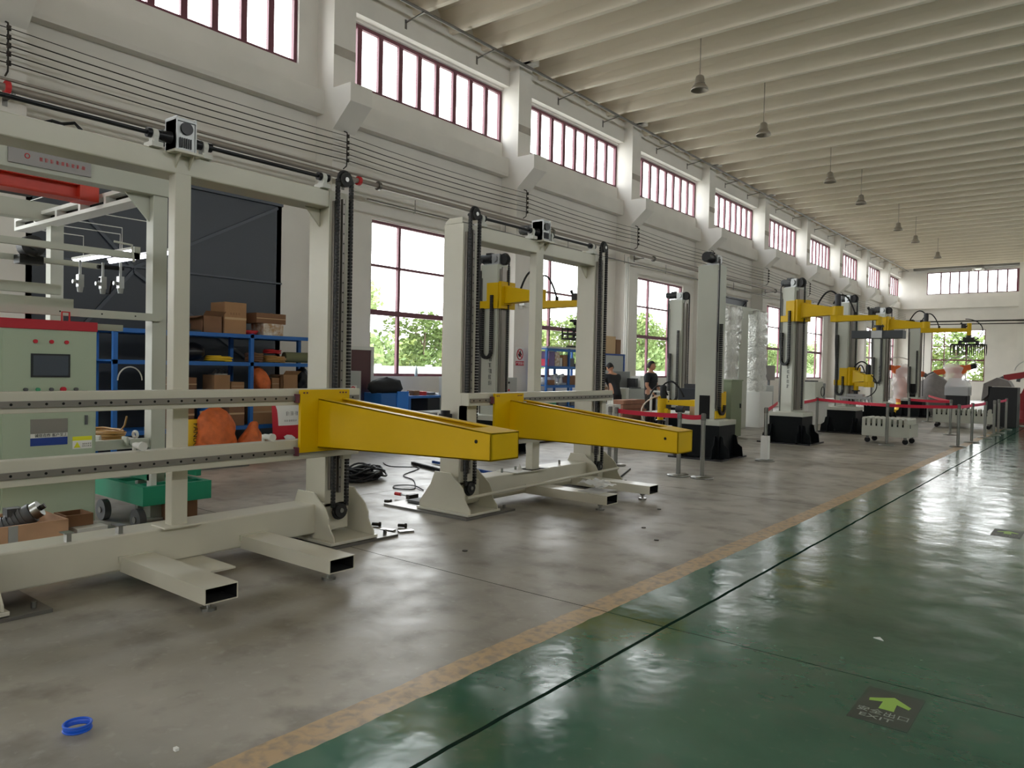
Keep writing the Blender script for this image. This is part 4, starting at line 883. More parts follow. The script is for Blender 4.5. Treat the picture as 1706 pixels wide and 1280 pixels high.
m = MB(); m.lathe([(0, 0), (.1, 0), (.15, .07), (.14, .07), (.09, .01), (0, .01)], (-10.97+.0, 7.0, ZT)); 
one('red_bowl', MB().lathe([(.0, .0), (.09, 0), (.14, .07), (.135, .07), (.085, .008), (0, .008)], (-11.1, 7.02, ZT)), 'redpaint', 'red plastic bowl between the cartons on the rack top', 'bowl')
m = MB(); m.box(-11.4, -10.95, 5.6, 6.1, ZT, ZT+.03); m.box(-11.4, -11.0, 5.62, 5.95, ZT+.03, ZT+.12); one('dark_tray', m, 'black', 'flat dark tray at the left end of the rack top', 'tray')
Z2 = 1.54
lump('cable_bundle', (-11.2, 6.0, Z2+.14), (.2, .24, .15), 'blackm', 'dark cable bundle on the second tier left of the yellow hose', 'cable', 3)
coil((-11.15, 6.5, Z2), .19, 'yellow_l', 'coiled yellow hose on the second tier of the blue rack', 5, .014)
coil((-11.15, 7.14, Z2), .13, 'card_d', 'coiled brown cable right of the blue upright on the second tier', 9, .015)
coil((-11.15, 7.5, Z2), .19, 'brass', 'coiled pale brown hose under the red cable on the second tier', 8, .012)
coil((-11.15, 7.48, Z2+.15), .13, 'redpaint', 'coiled red cable on top of the pale brown hose', 4, .013)
m = MB(); m.cyl((-11.2, 7.75, Z2+.1), (-11.15, 8.22, Z2+.1), .09, n=18); one('fabric_roll', m, 'khaki', 'khaki roll of matting at the right end of the second tier', 'roll')
Z3 = 1.09
carton(-11.4, -11.0, 5.5, 6.06, Z3, .2, 'brown carton behind the portal frame post on the third tier', 'card_d')
carton(-11.35, -11.0, 6.35, 6.62, Z3, .24, 'pale brown carton carrying small metal fittings on the third tier', tape=False)
m = MB(); m.box(-11.25, -11.05, 6.38, 6.6, Z3+.24, Z3+.26); 
for q in range(3): m.cyl((-11.15, 6.42+.07*q, Z3+.26), (-11.1, 6.44+.07*q, Z3+.32), .02, n=8)
one('metal_fittings', m, 'steel', 'small bright metal fittings on the pale brown carton of the third tier', 'fittings')
carton(-11.3, -10.98, 6.64, 6.86, Z3, .13, 'small flat carton with a white label on the third tier', tape=True)
m = MB(); rl = random.Random(9)
def sack(name, c, w, d, h, mt, lab, seed=1, lean=0, neck=True, cat='sack', pr=None):
    """an upright filled sack: bulged, creased, gathered at the top"""
    m = MB(); rl = random.Random(seed); n = 44; vs = []
    prof = pr or [(.86, 0), (1.0, .1), (1.04, .25), (1.0, .42), (.95, .58), (.82, .72), (.6, .82), (.3, .9), (.22, .94), (.3, 1.0)]
    fine = []
    for (q0, t0), (q1, t1) in zip(prof[:-1], prof[1:]):
        for u in (0, .25, .5, .75): fine.append((q0+(q1-q0)*u, t0+(t1-t0)*u))
    prof = fine+[prof[-1]]
    fo_ = [(rl.uniform(0, 6.3), rl.uniform(-5, 5), rl.uniform(2, 7), rl.uniform(.03, .075)) for _ in range(9)]
    for i, (q, t) in enumerate(prof):
        for j in range(n):
            a = 2*pi*j/n; k_ = 1+.1*sin(3*a+seed+4*t)+.02*(rl.random()-.5)-sum(w_*max(0, 1-abs(sin((a-a0-sl*(t-.5))/2))*f0)*(1+.5*sin(9*t+a0)) for a0, sl, f0, w_ in fo_)+.035*sin(16*t+5*sin(a*2+seed))
            vs.append((c[0]+d/2*q*k_*cos(a)+lean*.4*t*h, c[1]+w/2*q*k_*sin(a)+lean*t*h, c[2]+t*h))
    k = len(prof); m.add(vs, [(a*n+i, a*n+(i+1) % n, (a+1)*n+(i+1) % n, (a+1)*n+i) for a in range(k-1) for i in range(n)]+[tuple(range(n))[::-1], tuple(range((k-1)*n, k*n))], 0, True)
    return one(name, m, mt, lab, cat)
sack('orange_sack', (-11.02, 7.22, Z3), .3, .28, .42, 'orange_bag', 'tied orange woven sack bulging from the third tier beside the blue upright', 3, -.25)
carton(-11.35, -11.05, 7.42, 7.56, Z3, .2, 'narrow carton right of the orange sack on the third tier')
carton(-11.35, -11.0, 7.6, 7.9, Z3, .25, 'open carton with lifted flaps near the right end of the third tier', 'card', 1, tape=False)
sack('black_bag', (-11.15, 8.1, Z3), .3, .3, .4, 'black', 'black plastic bag at the right end of the third tier', 6)
carton(-11.3, -10.95, 5.6, 6.0, .52, .42, 'brown carton under the third tier, left of the blue drum', 'card_d')
m = MB(); m.lathe([(0, 0), (.17, 0), (.18, .1), (.18, .3), (.14, .37), (.06, .4), (0, .4)], (-11.2, 6.38, .52), 22); one('blue_drum', m, 'blue_l2', 'bright blue plastic drum under the third tier behind the orange sack', 'drum')
carton(-11.35, -10.95, 6.58, 6.85, .52, .4, 'brown carton right of the blue drum under the third tier', 'card_d')
carton(-11.35, -10.98, 7.0, 7.4, .52, .42, 'brown carton left of the red and white feed sack', 'card')
carton(-10.85, -10.5, 6.9, 7.15, 0, .3, 'low brown carton on the floor before the rack, right of the orange sack', 'card_d')
sack('orange_sack', (-10.55, 6.1, 0), .62, .5, .86, 'orange_bag', 'large crumpled orange woven sack standing on the floor before the rack', 8, .0, pr=[(.8, 0), (1, .1), (1.05, .3), (1, .5), (.92, .68), (.8, .82), (.6, .92), (.3, .98), (.1, 1)])
sack('orange_sack', (-10.5, 6.66, 0), .5, .4, .62, 'orange_bag', 'smaller slumped orange sack leaning right of the large orange sack on the floor', 12, .1, pr=[(.8, 0), (1.1, .1), (1.05, .3), (.85, .5), (.6, .68), (.4, .82), (.3, .92), (.2, .98), (.1, 1)])
# feed sack: white with red lower part
r = thing('feed_sack', (-10.62, 7.42, 0), 'white feed sack with a red printed lower half and a white animal outline', 'sack')
def pillow(y0, y1, z0, z1, x, th, yt=None):
    m = MB(); N = 9; vs = []
    for i in range(N):
        for j in range(N):
            u, v = i/(N-1), j/(N-1); b_ = th*(16*u*(1-u)*v*(1-v))**.45
            sh = (yt or 0)*v; vs.append((x+b_, y0+(y1-y0)*u+sh, z0+(z1-z0)*v))
    for i in range(N):
        for j in range(N):
            u, v = i/(N-1), j/(N-1); vs.append((x-th*(16*u*(1-u)*v*(1-v))**.45*.8, y0+(y1-y0)*u+(yt or 0)*v, z0+(z1-z0)*v))
    f = [(i*N+j, (i+1)*N+j, (i+1)*N+j+1, i*N+j+1) for i in range(N-1) for j in range(N-1)]
    m.add(vs, f+[tuple(N*N+q for q in t[::-1]) for t in f], 0, True)
    e = [(i*N, (i+1)*N, N*N+(i+1)*N, N*N+i*N)[::-1] for i in range(N-1)]+[(i*N+N-1, (i+1)*N+N-1, N*N+(i+1)*N+N-1, N*N+i*N+N-1) for i in range(N-1)]
    e += [(j, j+1, N*N+j+1, N*N+j) for j in range(N-1)]+[((N-1)*N+j, (N-1)*N+j+1, N*N+(N-1)*N+j+1, N*N+(N-1)*N+j)[::-1] for j in range(N-1)]
    m.add(vs, e, 0, True); return m
pm = pillow(7.17, 7.7, .18, .86, -10.62, .1, -.04)
pm.m = [1 if (sum(pm.v[i][2] for i in f)/len(f) < .5 and sum(pm.v[i][1] for i in f)/len(f) > 7.2) or sum(pm.v[i][1] for i in f)/len(f) < 7.2 else 0 for f in pm.f]
sb = build('sack_body', pm, ['white', 'red'], r)
m = MB(); m.prism([(7.3, .22), (7.33, .3), (7.3, .34), (7.36, .37), (7.45, .36), (7.52, .31), (7.5, .22), (7.47, .27), (7.38, .27), (7.36, .22)], 'x', -10.525, -10.515); build('animal_print', m, 'white', sb)
m = MB(); scrawl(m, (-10.515, 7.33, .68), (0, 1, 0), (0, 0, 1), 3, .07, 0, rs); scrawl(m, (-10.515, 7.3, .58), (0, 1, 0), (0, 0, 1), 6, .035, 0, rs); build('lettering', m, 'grey', sb)
one('wooden_block', MB().box(-10.75, -10.5, 7.2, 7.68, 0, .18), 'card_d', 'wooden block under the feed sack on the floor before the rack', 'block')
r = thing('yellow_sack', (-10.6, 5.76, .2), 'yellow sack with vertical black lettering beside the post of the portal frame', 'sack')
sb = build('sack_body', pillow(5.6, 5.93, .22, .68, -10.62, .08), 'yellow_l', r)
m = MB(); text(m, 'FANUC', .11, (-10.532, 5.76, .63), (0, 0, -1), (0, 1, 0)); build('lettering', m, 'text_d', sb)
one('wooden_block', MB().box(-10.75, -10.5, 5.5, 5.95, 0, .22), 'card_d', 'wooden block under the yellow sack', 'block')
m = MB(); m.beam((-10.45, 6.0, .0), (-10.6, 5.92, .8), .03, .05); one('wooden_stick', m, 'wood', 'pale wooden stick leaning between the yellow sack and the orange sack', 'stick')
# stuff left of the rack
m = MB(); m.tube([(-10.89, 5.0+.17*cos(a), 1.25+.19*sin(a)) for a in [i*pi/14 for i in range(15)]], .01, 6); one('hose_loop', m, 'offwhite', 'thin pale hose loop hanging on the left end of the rack', 'hose')
m = MB(); m.box(-10.15, -10.0, 5.1, 6.35, 0, .045); one('steel_bar', m, 'steel_d', 'dark grey flat steel bar lying on the floor before the rack', 'bar')
def smooth(pts, k=6):
    P_ = [Vector(p) for p in pts]; out = []
    for i in range(len(P_)-1):
        a, b, c, d = P_[max(i-1, 0)], P_[i], P_[i+1], P_[min(i+2, len(P_)-1)]
        for j in range(k):
            t = j/k; out.append(.5*((2*b)+(c-a)*t+(2*a-5*b+4*c-d)*t*t+(3*b-a-3*c+d)*t**3))
    return [(p.x, p.y, max(p.z, .009)) for p in out]+[tuple(P_[-1])]
def G(n, r, mb, mt, bv=0): return build(n, mb, mt, r, True, bv)
def bxm(*a): return MB().box(*a)
# ---------------------------------------------------------------- workbench under the first window
r = thing('workbench', (-11.3, 10.9, 0), 'blue steel workbench under the first window, cluttered with small tools', 'workbench')
G('worktop', r, bxm(-11.7, -11.0, 10.45, 11.9, .88, .93), 'blue', .004)
for x in (-11.65, -11.06):
    for y in (10.6, 11.8): G('leg', r, bxm(x-.03, x+.03, y-.03, y+.03, 0, .88), 'blue')
G('drawer_box', r, bxm(-11.6, -11.02, 11.1, 11.7, .6, .87), 'text_d')
for i, (y, z, w, h, c, nm, lab) in enumerate(((10.55, .93, .2, .05, 'white', 'folded_paper', 'folded white paper on the left of the blue workbench'), (10.85, .93, .16, .1, 'card_d', 'brown_box', 'small brown box on the blue workbench'), (11.08, .93, .12, .08, 'redpaint', 'red_box', 'small red box in the middle of the blue workbench'), (11.3, .93, .2, .06, 'grey_d', 'tool_case', 'flat grey tool case on the blue workbench'), (11.45, .93, .18, .04, 'white', 'paper_stack', 'white paper stack at the right end of the blue workbench'))):
    one(nm, bxm(-11.3, -11.1, y-w/2, y+w/2, z, z+h), c, lab, 'box')
m = MB(); m.lathe([(0, 0), (.035, 0), (.035, .16), (.014, .2), (.014, .24), (0, .24)], (-12.15, 11.85, 1.3), 12); one('bottle', m, 'glassy', 'clear drink bottle standing on the first window sill', 'bottle')
r = thing('tool_cart', (-11.1, 10.0, 0), 'bright blue steel tool cart with a dark jacket thrown over it', 'tool cart')
G('body', r, bxm(-11.4, -10.9, 9.72, 10.42, .12, 1.0), 'blue', .01)
G('side_panel', r, bxm(-10.9, -10.88, 10.12, 10.42, .55, 1.03), 'blue_l2', .004)
G('red_drawer', r, bxm(-10.9, -10.87, 10.12, 10.4, .38, .55), 'redpaint')
for y in (9.8, 10.35): G('caster', r, MB().cyl((-10.95, y-.02, .06), (-10.95, y+.02, .06), .06, n=14), 'rubber')
lump('dark_jacket', (-11.1, 10.02, 1.12), (.26, .34, .17), 'shirt', 'dark jacket heaped on top of the blue tool cart', 'clothing', 5, .35)
r = thing('floor_cabinet', (-11.1, 11.6, 0), 'low grey cabinet on the floor in front of the blue workbench', 'cabinet')
G('body', r, bxm(-10.95, -10.6, 10.75, 11.75, 0, .6), 'grey', .005); G('top', r, bxm(-10.97, -10.58, 10.73, 11.4, .6, .63), 'white')
r = thing('equipment_post', (-11.0, 11.85, 0), 'grey upright metal post between the workbench and the second portal frame', 'post')
G('post', r, bxm(-11.05, -10.95, 11.45, 11.6, .02, 1.32), 'grey_l'); G('foot', r, bxm(-11.15, -10.85, 11.35, 11.7, 0, .02), 'grey_l')

# ---------------------------------------------------------------- second blue rack in front of the second window
r = thing('storage_rack', (-11.35, 16.2, 0), 'blue open rack before the second window, holding tool cases and machine parts', 'shelf rack')
for y in (15.35, 16.35, 17.15):
    for x in (-11.55, -11.1): G('upright', r, bxm(x-.025, x+.025, y-.025, y+.025, 0, 2.06), 'blue')
for z in (.55, 1.1, 1.58, 2.03): G('shelf', r, MB().box(-11.58, -11.07, 15.32, 17.18, z-.005, z+.02).box(-11.09, -11.06, 15.32, 17.18, z-.05, z+.02), 'blue')
m = MB(); m.box(-11.5, -11.1, 15.35, 17.0, 2.055, 2.1); one('metal_sheet', m, 'offwhite', 'flat pale sheet lying on top of the second blue rack', 'sheet')
m = MB(); m.box(-11.3, -11.1, 16.5, 16.75, 2.1, 2.15); m.box(-11.25, -11.1, 16.72, 16.85, 2.1, 2.13); one('black_tool', m, 'black', 'black hand tool on the pale panel above the second blue rack', 'tool')
def bx1(nm, x0, x1, y0, y1, z0, z1, c, lab, cat='box', grp=None): return one(nm, bxm(x0, x1, y0, y1, z0, z1), c, lab, cat, grp, .004)
bx1('red_case', -11.45, -11.15, 15.4, 15.52, 1.6, 1.78, 'pink', 'pinkish red case at the left end of the upper tier of the second rack')
bx1('purple_case', -11.45, -11.15, 15.54, 15.78, 1.6, 1.98, 'purple', 'purple grey case on the upper tier of the second rack')
bx1('carton_stack', -11.45, -11.15, 15.8, 16.0, 1.6, 1.97, 'tape_mix', 'pale patterned carton beside the purple case')
bx1('small_carton', -11.4, -11.15, 16.02, 16.12, 1.6, 1.82, 'offwhite', 'narrow white carton between the patterned and the brown cartons')
bx1('brown_carton', -11.45, -11.15, 16.17, 16.42, 1.6, 1.9, 'card', 'brown carton in the middle of the upper tier of the second rack')
bx1('tool_case', -11.45, -11.15, 16.45, 16.68, 1.6, 1.82, 'grey_d', 'dark green grey case right of the brown carton')
bx1('flat_case', -11.45, -11.15, 16.78, 17.05, 1.6, 1.68, 'black', 'flat black case at the right end of the upper tier of the second rack')
def drill_press(loc, lab):
    r = thing('machine_part', loc, lab, 'machine part'); x, y, z = loc
    G('base', r, bxm(x-.12, x+.12, y-.12, y+.12, z, z+.05), 'alu'); G('body', r, MB().cyl((x, y, z+.05), (x, y, z+.26), .07, .05).cyl((x, y-.08, z+.2), (x, y+.14, z+.24), .05), 'alu')
    return r
drill_press((-11.3, 15.95, 1.12), 'tall silvery machine part on the lower tier of the second rack')
drill_press((-11.3, 16.25, 1.12), 'silvery machine part just left of the middle upright of the second rack')
bx1('red_brown_box', -11.45, -11.15, 15.55, 15.8, 1.12, 1.25, 'card_d', 'brown box at the left of the lower tier of the second rack')
lump('plastic_bag', (-11.3, 15.5, 1.2), (.1, .14, .1), 'plastic', 'white plastic bag at the left end of the lower tier of the second rack', 'bag', 4)
bx1('copper_part', -11.42, -11.15, 16.5, 16.85, 1.12, 1.36, 'card_d', 'reddish brown crate right of the middle upright of the second rack')
bx1('green_crate', -11.45, -11.12, 15.45, 15.85, .58, .78, 'green_p', 'green crate on the bottom tier of the second rack')
bx1('grey_crate', -11.45, -11.12, 15.95, 16.45, .58, .9, 'grey', 'grey crate on the bottom tier of the second rack')
bx1('grey_crate', -11.45, -11.12, 16.5, 17.0, .58, .88, 'grey_d', 'darker grey crate on the bottom tier of the second rack, right end')
one('track_on_floor', bxm(-9.3, -9.15, 9.3, 14.2, 0, .09), 'black', 'long black rail lying on the floor behind the second portal frame', 'rail')
bx1('long_carton', -9.8, -9.4, 12.0, 13.6, 0, .32, 'card', 'long brown carton on the floor behind the second portal frame')
bx1('white_carton', -9.8, -9.4, 11.1, 11.9, 0, .3, 'offwhite', 'white carton on the floor left of the long brown carton')

# ---------------------------------------------------------------- blue framed board and stacked cartons
r = thing('blue_framed_cabinet', (-11.4, 18.9, 0), 'blue framed upright cabinet with a pale grey face behind the bending worker', 'cabinet')
G('face', r, bxm(-11.6, -11.22, 18.35, 19.35, .05, 1.95), 'grey_l')
for a in ((-11.62, -11.2, 18.28, 18.35, 0, 2.0), (-11.62, -11.2, 19.35, 19.43, 0, 2.0), (-11.62, -11.2, 18.35, 19.35, 1.95, 2.0)): G('frame', r, bxm(*a), 'blue_d')
bx1('cardboard_box', -11.6, -11.25, 18.3, 18.95, 2.0, 2.5, 'card_l', 'pale carton on top of the blue framed cabinet')
bx1('cardboard_box', -11.6, -11.25, 19.0, 19.25, 2.0, 2.42, 'card_d', 'narrow dark brown carton on the right of the blue framed cabinet top')
# desks and cabinets behind the workers
r = thing('counter', (-10.2, 18, 0), 'long grey counter behind the standing worker, with a computer on it', 'counter')
G('cabinet', r, bxm(-10.5, -9.9, 16.75, 17.25, 0, 1.07), 'cream2', .004); G('cabinet', r, bxm(-10.5, -9.9, 17.27, 17.42, 0, 1.07), 'white', .004); G('cabinet', r, bxm(-10.5, -9.9, 17.44, 19.6, 0, 1.05), 'grey_l', .004)
bx1('sheet_metal_panel', -10.5, -10.44, 17.5, 18.4, 1.05, 1.5, 'grey', 'grey sheet metal screen standing on the counter', 'screen')
bx1('computer_case', -10.3, -10.05, 18.0, 18.15, 1.05, 1.32, 'black', 'black computer case on the counter beside the white one', 'computer')
bx1('computer_case', -10.3, -10.0, 18.2, 18.55, 1.05, 1.38, 'white', 'white computer case on the counter behind the standing worker', 'computer')
bx1('keyboard', -10.05, -9.92, 17.6, 18.1, 1.05, 1.08, 'black', 'black keyboard on the front edge of the counter', 'keyboard')
lump('wrapped_part', (-10.1, 16.35, .9), (.25, .3, .3), 'tape_mix', 'pile of film wrapped parts beside the bending worker', 'parts', 6)
bx1('side_table', -10.4, -9.8, 16.0, 16.7, 0, .63, 'grey_l', 'low table carrying the pile of film wrapped parts', 'table')
r = thing('timber_stack', (-7.95, 14.1, 0), 'stack of short brown timber boards beside the small yellow robot arm', 'timber')
G('pallet', r, MB().box(-8.6, -8.15, 14.05, 15.2, .0, .1).box(-8.55, -8.2, 14.1, 15.15, .1, .5), 'card_d')
for i in range(4): G('board', r, bxm(-8.58+.02*i, -8.16-.01*i, 14.1+.03*i, 15.2-.02*i, .5+.1*i, .59+.1*i), 'wood_r')
r = thing('parts_stand', (-8.0, 13.1, 0), 'small white fittings standing on a low stand left of the timber stack', 'stand')
G('stand', r, bxm(-8.1, -7.8, 13.1, 13.4, 0, .84), 'offwhite')
for q in range(4): G('fitting', r, MB().cyl((-7.95, 13.15+.06*q, .84), (-7.95, 13.15+.06*q, 1.0+.03*(q % 2)), .018, .008, 8), 'white')
# machine bench below the lowered arm of the cream column
r = thing('machine_table', (-7.4, 14.9, 0), 'white framed machine table below the small yellow robot arm', 'table')
G('table_top', r, bxm(-7.9, -6.9, 14.4, 15.6, .62, .66), 'offwhite')
for x in (-7.85, -6.95):
    for y in (14.45, 15.55): G('leg', r, bxm(x-.03, x+.03, y-.03, y+.03, 0, .62), 'grey_l')
for x, y in ((-7.7, 14.5), (-7.3, 14.5)): G('frame_post', r, bxm(x-.02, x+.02, y-.02, y+.02, .66, 1.1), 'offwhite')
G('frame_bar', r, bxm(-7.72, -7.28, 14.48, 14.52, 1.08, 1.12), 'offwhite'); G('vise', r, MB().cyl((-7.5, 14.6, .66), (-7.5, 14.6, .86), .06), 'alu'); G('motor', r, MB().cyl((-7.15, 14.6, .74), (-6.98, 14.6, .74), .07), 'black')
bx1('blue_box', -6.9, -6.6, 14.7, 15.1, 0, .95, 'card_l', 'pale box between machine table and the cream column', 'box')
# small yellow scara robot beside it
# olive cabinets
r = thing('olive_cabinet', (-7.05, 17.2, 0), 'olive green control cabinet standing behind the tall cream column palletizer', 'control cabinet')
G('body', r, bxm(-7.25, -6.88, 16.85, 17.5, .03, 1.34), 'olive', .004); G('top', r, bxm(-7.27, -6.86, 16.83, 17.52, 1.34, 1.37), 'olive'); G('lock', r, bxm(-6.88, -6.86, 17.38, 17.42, .7, .8), 'text_d'); G('plinth', r, bxm(-7.2, -6.93, 16.9, 17.45, 0, .03), 'text_d')
r = thing('parts_bench', (-7.6, 16.6, 0), 'dark bench with black parts between the cream column and the olive cabinet', 'bench')
G('bench', r, bxm(-7.9, -7.3, 16.2, 16.7, 0, 1.15), 'text_d'); G('parts', r, MB().box(-7.8, -7.4, 16.3, 16.6, 1.15, 1.25), 'black')
# wrapped portal machine
r = thing('wrapped_portal_machine', (-8.0, 20.4, 0), 'grey portal machine with posts wrapped in shiny crinkled film, behind the olive cabinet', 'machine frame')
def wrapped(x, y0, y1, z0, z1, seed):
    m = MB(); rl = random.Random(seed); N = 26; vs = []
    for i in range(N+1):
        z = z0+(z1-z0)*i/N
        for (dx, dy) in ((-.16, 0), (-.08, -.0), (0, 0), (.08, 0), (.16, 0), (.16, .33), (.16, .66), (.16, 1), (0, 1), (-.16, 1), (-.16, .5)):
            vs.append((x+dx+rl.uniform(-.02, .02), y0+(y1-y0)*dy+rl.uniform(-.025, .025), z+rl.uniform(-.02, .02)))
    k = 11; m.add(vs, [(a*k+i, a*k+(i+1) % k, (a+1)*k+(i+1) % k, (a+1)*k+i) for a in range(N) for i in range(k)]+[tuple(range(N*k, N*k+k))], 0, True); return m
for y0, y1 in ((19.0, 19.62), (21.0, 21.75)):
    G('post', r, bxm(-8.1, -7.9, y0+.06, y1-.06, 0, 3.25), 'grey_l'); G('film_wrap', r, wrapped(-8.0, y0, y1, .9, 3.3, int(y0)), 'foil')
G('centre_post', r, bxm(-8.2, -7.95, 19.95, 20.55, 0, 3.3), 'cream2'); G('top_beam', r, bxm(-8.2, -8.0, 19.0, 21.7, 3.2, 3.36), 'cream2'); G('film_wrap', r, wrapped(-8.02, 19.65, 19.85, 2.3, 3.3, 5), 'foil')
r = thing('white_desk', (-8.0, 22, 0), 'white desk with a framed notice and boxes behind the first belt post', 'desk')
G('body', r, bxm(-8.3, -7.7, 20.9, 21.9, 0, 1.0), 'white', .004)
bx1('notice_box', -8.0, -7.85, 20.6+.4, 21.75, 1.0, 1.3, 'paper', 'white notice in a dark blue frame on the white desk', 'notice')
bx1('electrical_box', -8.5, -8.3, 23.0, 23.7, 0, 1.15, 'grey_l', 'grey cabinet right of the white desk, left of the silver grey column', 'cabinet')
bx1('brown_notice_board', -9.1, -9.0, 24.9, 25.8, 1.3, 1.8, 'brushed_d', 'brownish small board before the far window', 'board')
bx1('notice_board_stand', -9.08, -9.02, 25.3, 25.4, 0, 1.3, 'grey_d', 'dark stand under the brownish small board', 'stand')
r = thing('white_desk', (-7.3, 25, 0), 'white workbench behind the silver grey column, carrying a beige machine', 'desk')
G('top', r, bxm(-7.6, -6.9, 22.9, 26.0, .72, .76), 'white'); G('panel', r, bxm(-7.5, -7.0, 23.0, 25.0, 0, .72), 'offwhite')
r = thing('beige_machine', (-7.3, 24.2, .76), 'beige box shaped machine with a black top and cable on the white workbench', 'machine')
G('body', r, bxm(-7.55, -7.0, 23.6, 24.4, .76, 1.3), 'cream2', .01); G('side', r, bxm(-7.55, -7.1, 24.4, 25.0, .76, 1.25), 'grey', .01); G('lid', r, bxm(-7.4, -7.1, 23.8, 24.2, 1.3, 1.34), 'black'); G('cable', r, MB().tube([(-6.98, 24.3+.18*cos(a), 1.0+.15*sin(a)) for a in [i*2*pi/16 for i in range(16)]], .012, 5, closed=True), 'black')

# ---------------------------------------------------------------- stanchions and belts
def stanchion(x, y, lab, h=.93, first=[]):
    if not first:
        r = thing('stanchion', (x, y, 0), lab, 'barrier post', 'barrier posts with red belts')
        build('base', MB().lathe([(0, 0), (.165, 0), (.168, .012), (.15, .026), (.05, .034), (0, .034)], n=28), 'steel', r, False)
        build('pole', MB().cyl((0, 0, .03), (0, 0, .84), .032, n=16), 'steel', r, False)
        build('head', MB().cyl((0, 0, .84), (0, 0, .93), .036, n=16).cyl((0, 0, .93), (0, 0, .94), .03, n=16), 'steel_d', r, False)
        first.append(r); return r
    return dup(first[0], (x, y, 0), None, lab)
ST = {}
for k, x, y, lab in (('a', -6.89, 10.47, 'steel stanchion behind the second portal frame, leftmost of all stanchions'), ('b', -6.45, 10.75, 'steel stanchion partly hidden behind the right post of the second portal frame'), ('c', -6.23, 10.58, 'steel stanchion right of the second portal frame, where the first belt starts'),
    ('d', -4.96, 10.24, 'left one of the two near stanchions before the black base'), ('e', -4.6, 10.27, 'right one of the two near stanchions before the black base'),
    ('f', -4.72, 13.14, 'stanchion with a white sleeve around its lower half, left of the silver grey column'), ('g', -5.96, 20.3, 'thin stanchion just right of the silver grey column'), ('h', -3.85, 18.24, 'stanchion in front of the nearer comb topped cart'),
    ('i', -2.6, 19.15, 'nearest stanchion of the row along the green walkway'), ('j', -2.54, 20.75, 'second stanchion of the row along the green walkway'), ('k', -2.48, 22.59, 'third stanchion of the row along the green walkway'),
    ('l', -2.42, 23.9, 'fourth stanchion of the row along the green walkway'), ('m', -2.44, 25.1, 'fifth stanchion of the row along the green walkway'), ('n', -2.42, 26.84, 'sixth stanchion of the row along the green walkway'), ('o', -2.3, 29.2, 'seventh stanchion of the row along the green walkway'), ('p', -1.95, 28.9, 'rightmost stanchion, last of the row along the green walkway'),
    ('q', -4.37, 23.29, 'stanchion between the two comb topped carts, behind the nearer one'), ('s', -4.83, 28.8, 'far stanchion before the covered machines, left of the rear cart'), ('t', -3.3, 22.9, 'stanchion behind the nearest one of the walkway row')):
    ST[k] = (stanchion(x, y, lab), x, y)
def belt(a, b, c='belt', z=.885):
    o, x, y = ST[a]; x2, y2 = ST[b][1:] if isinstance(b, str) else b; m = MB(); n = 10; d = Vector((x2-x, y2-y, 0)); u = d.normalized(); vs = []
    for i in range(n+1):
        t = i/n; p = u*.035+(d-u*.07)*t; s = -.012*4*t*(1-t)
        for w in (-.002, .002):
            for zz in (-.034, .034): vs.append((p.x-u.y*w, p.y+u.x*w, z+s+zz))
    m.add(vs, [(i*4+p_, (i+1)*4+p_, (i+1)*4+q, i*4+q) for i in range(n) for p_, q in ((0, 1), (3, 2), (1, 3), (2, 0))]); build('belt', m, c, o, False)
belt('c', 'd'); belt('d', 'e'); belt('g', 'h'); belt('h', 'i'); belt('f', (-5.8, 16.85)); belt('g', (-5.52, 17.45)); belt('j', 'k', 'pink_belt'); belt('i', 'j', 'pink_belt'); belt('q', 't', 'belt'); belt('m', 'n', 'pink_belt'); belt('s', 't', 'belt')
build('sleeve', MB().box(-.06, .06, -.06, .06, 0, .44), 'white', ST['f'][0], False)

# ---------------------------------------------------------------- comb topped carts
def cart(loc, w, d, rz, lab, nt_):
    r = thing('comb_topped_cart', (*loc, 0), lab, 'cart', 'comb topped carts', rz); B = lambda n, m, mt, p=r: build(n, m, mt, p, False)
    z0, z1 = .16, .45; m = MB(); m.box(-w/2, w/2, -d/2, d/2, z0, z1); body = B('body', m, 'cream2')
    m = MB(); p = w/nt_
    for i in range(nt_): x = -w/2+p*i; m.prism([(x, z1), (x+p*.62, z1), (x+p*.62, z1+.1), (x+p*.5, z1+.13), (x+p*.1, z1+.13), (x, z1+.1)], 'y', -d/2, d/2)
    B('comb', m, 'cream2', body)
    m = MB()
    for i in range(nt_-1): x = -w/2+p*i+p*.66; m.box(x, x+p*.3, -d/2-.003, -d/2+.0, z1-.06, z1); m.box(x, x+p*.3, d/2, d/2+.003, z1-.06, z1)
    m.box(w/2, w/2+.003, -d/2+.05, -d/2+.1, z1-.08, z1-.0)
    B('slots', m, 'hole', body)
    for x in (-w/2+.1, w/2-.1):
        for y in (-d/2+.1, d/2-.1):
            m = MB(); m.box(x-.03, x+.03, y-.025, y+.025, .1, .16); f = B('caster_fork', m, 'steel_d'); B('wheel', MB().cyl((x, y-.018, .06), (x, y+.018, .06), .06, n=16), 'rubber', f)
    return r
cart((-3.95, 19.0), 1.0, .75, radians(-3), 'grey cart with a comb shaped top and four casters, nearer one', 9)
cart((-3.5, 26.6), 1.55, .8, radians(4), 'longer grey cart with a comb shaped top, further back behind the belts', 12)

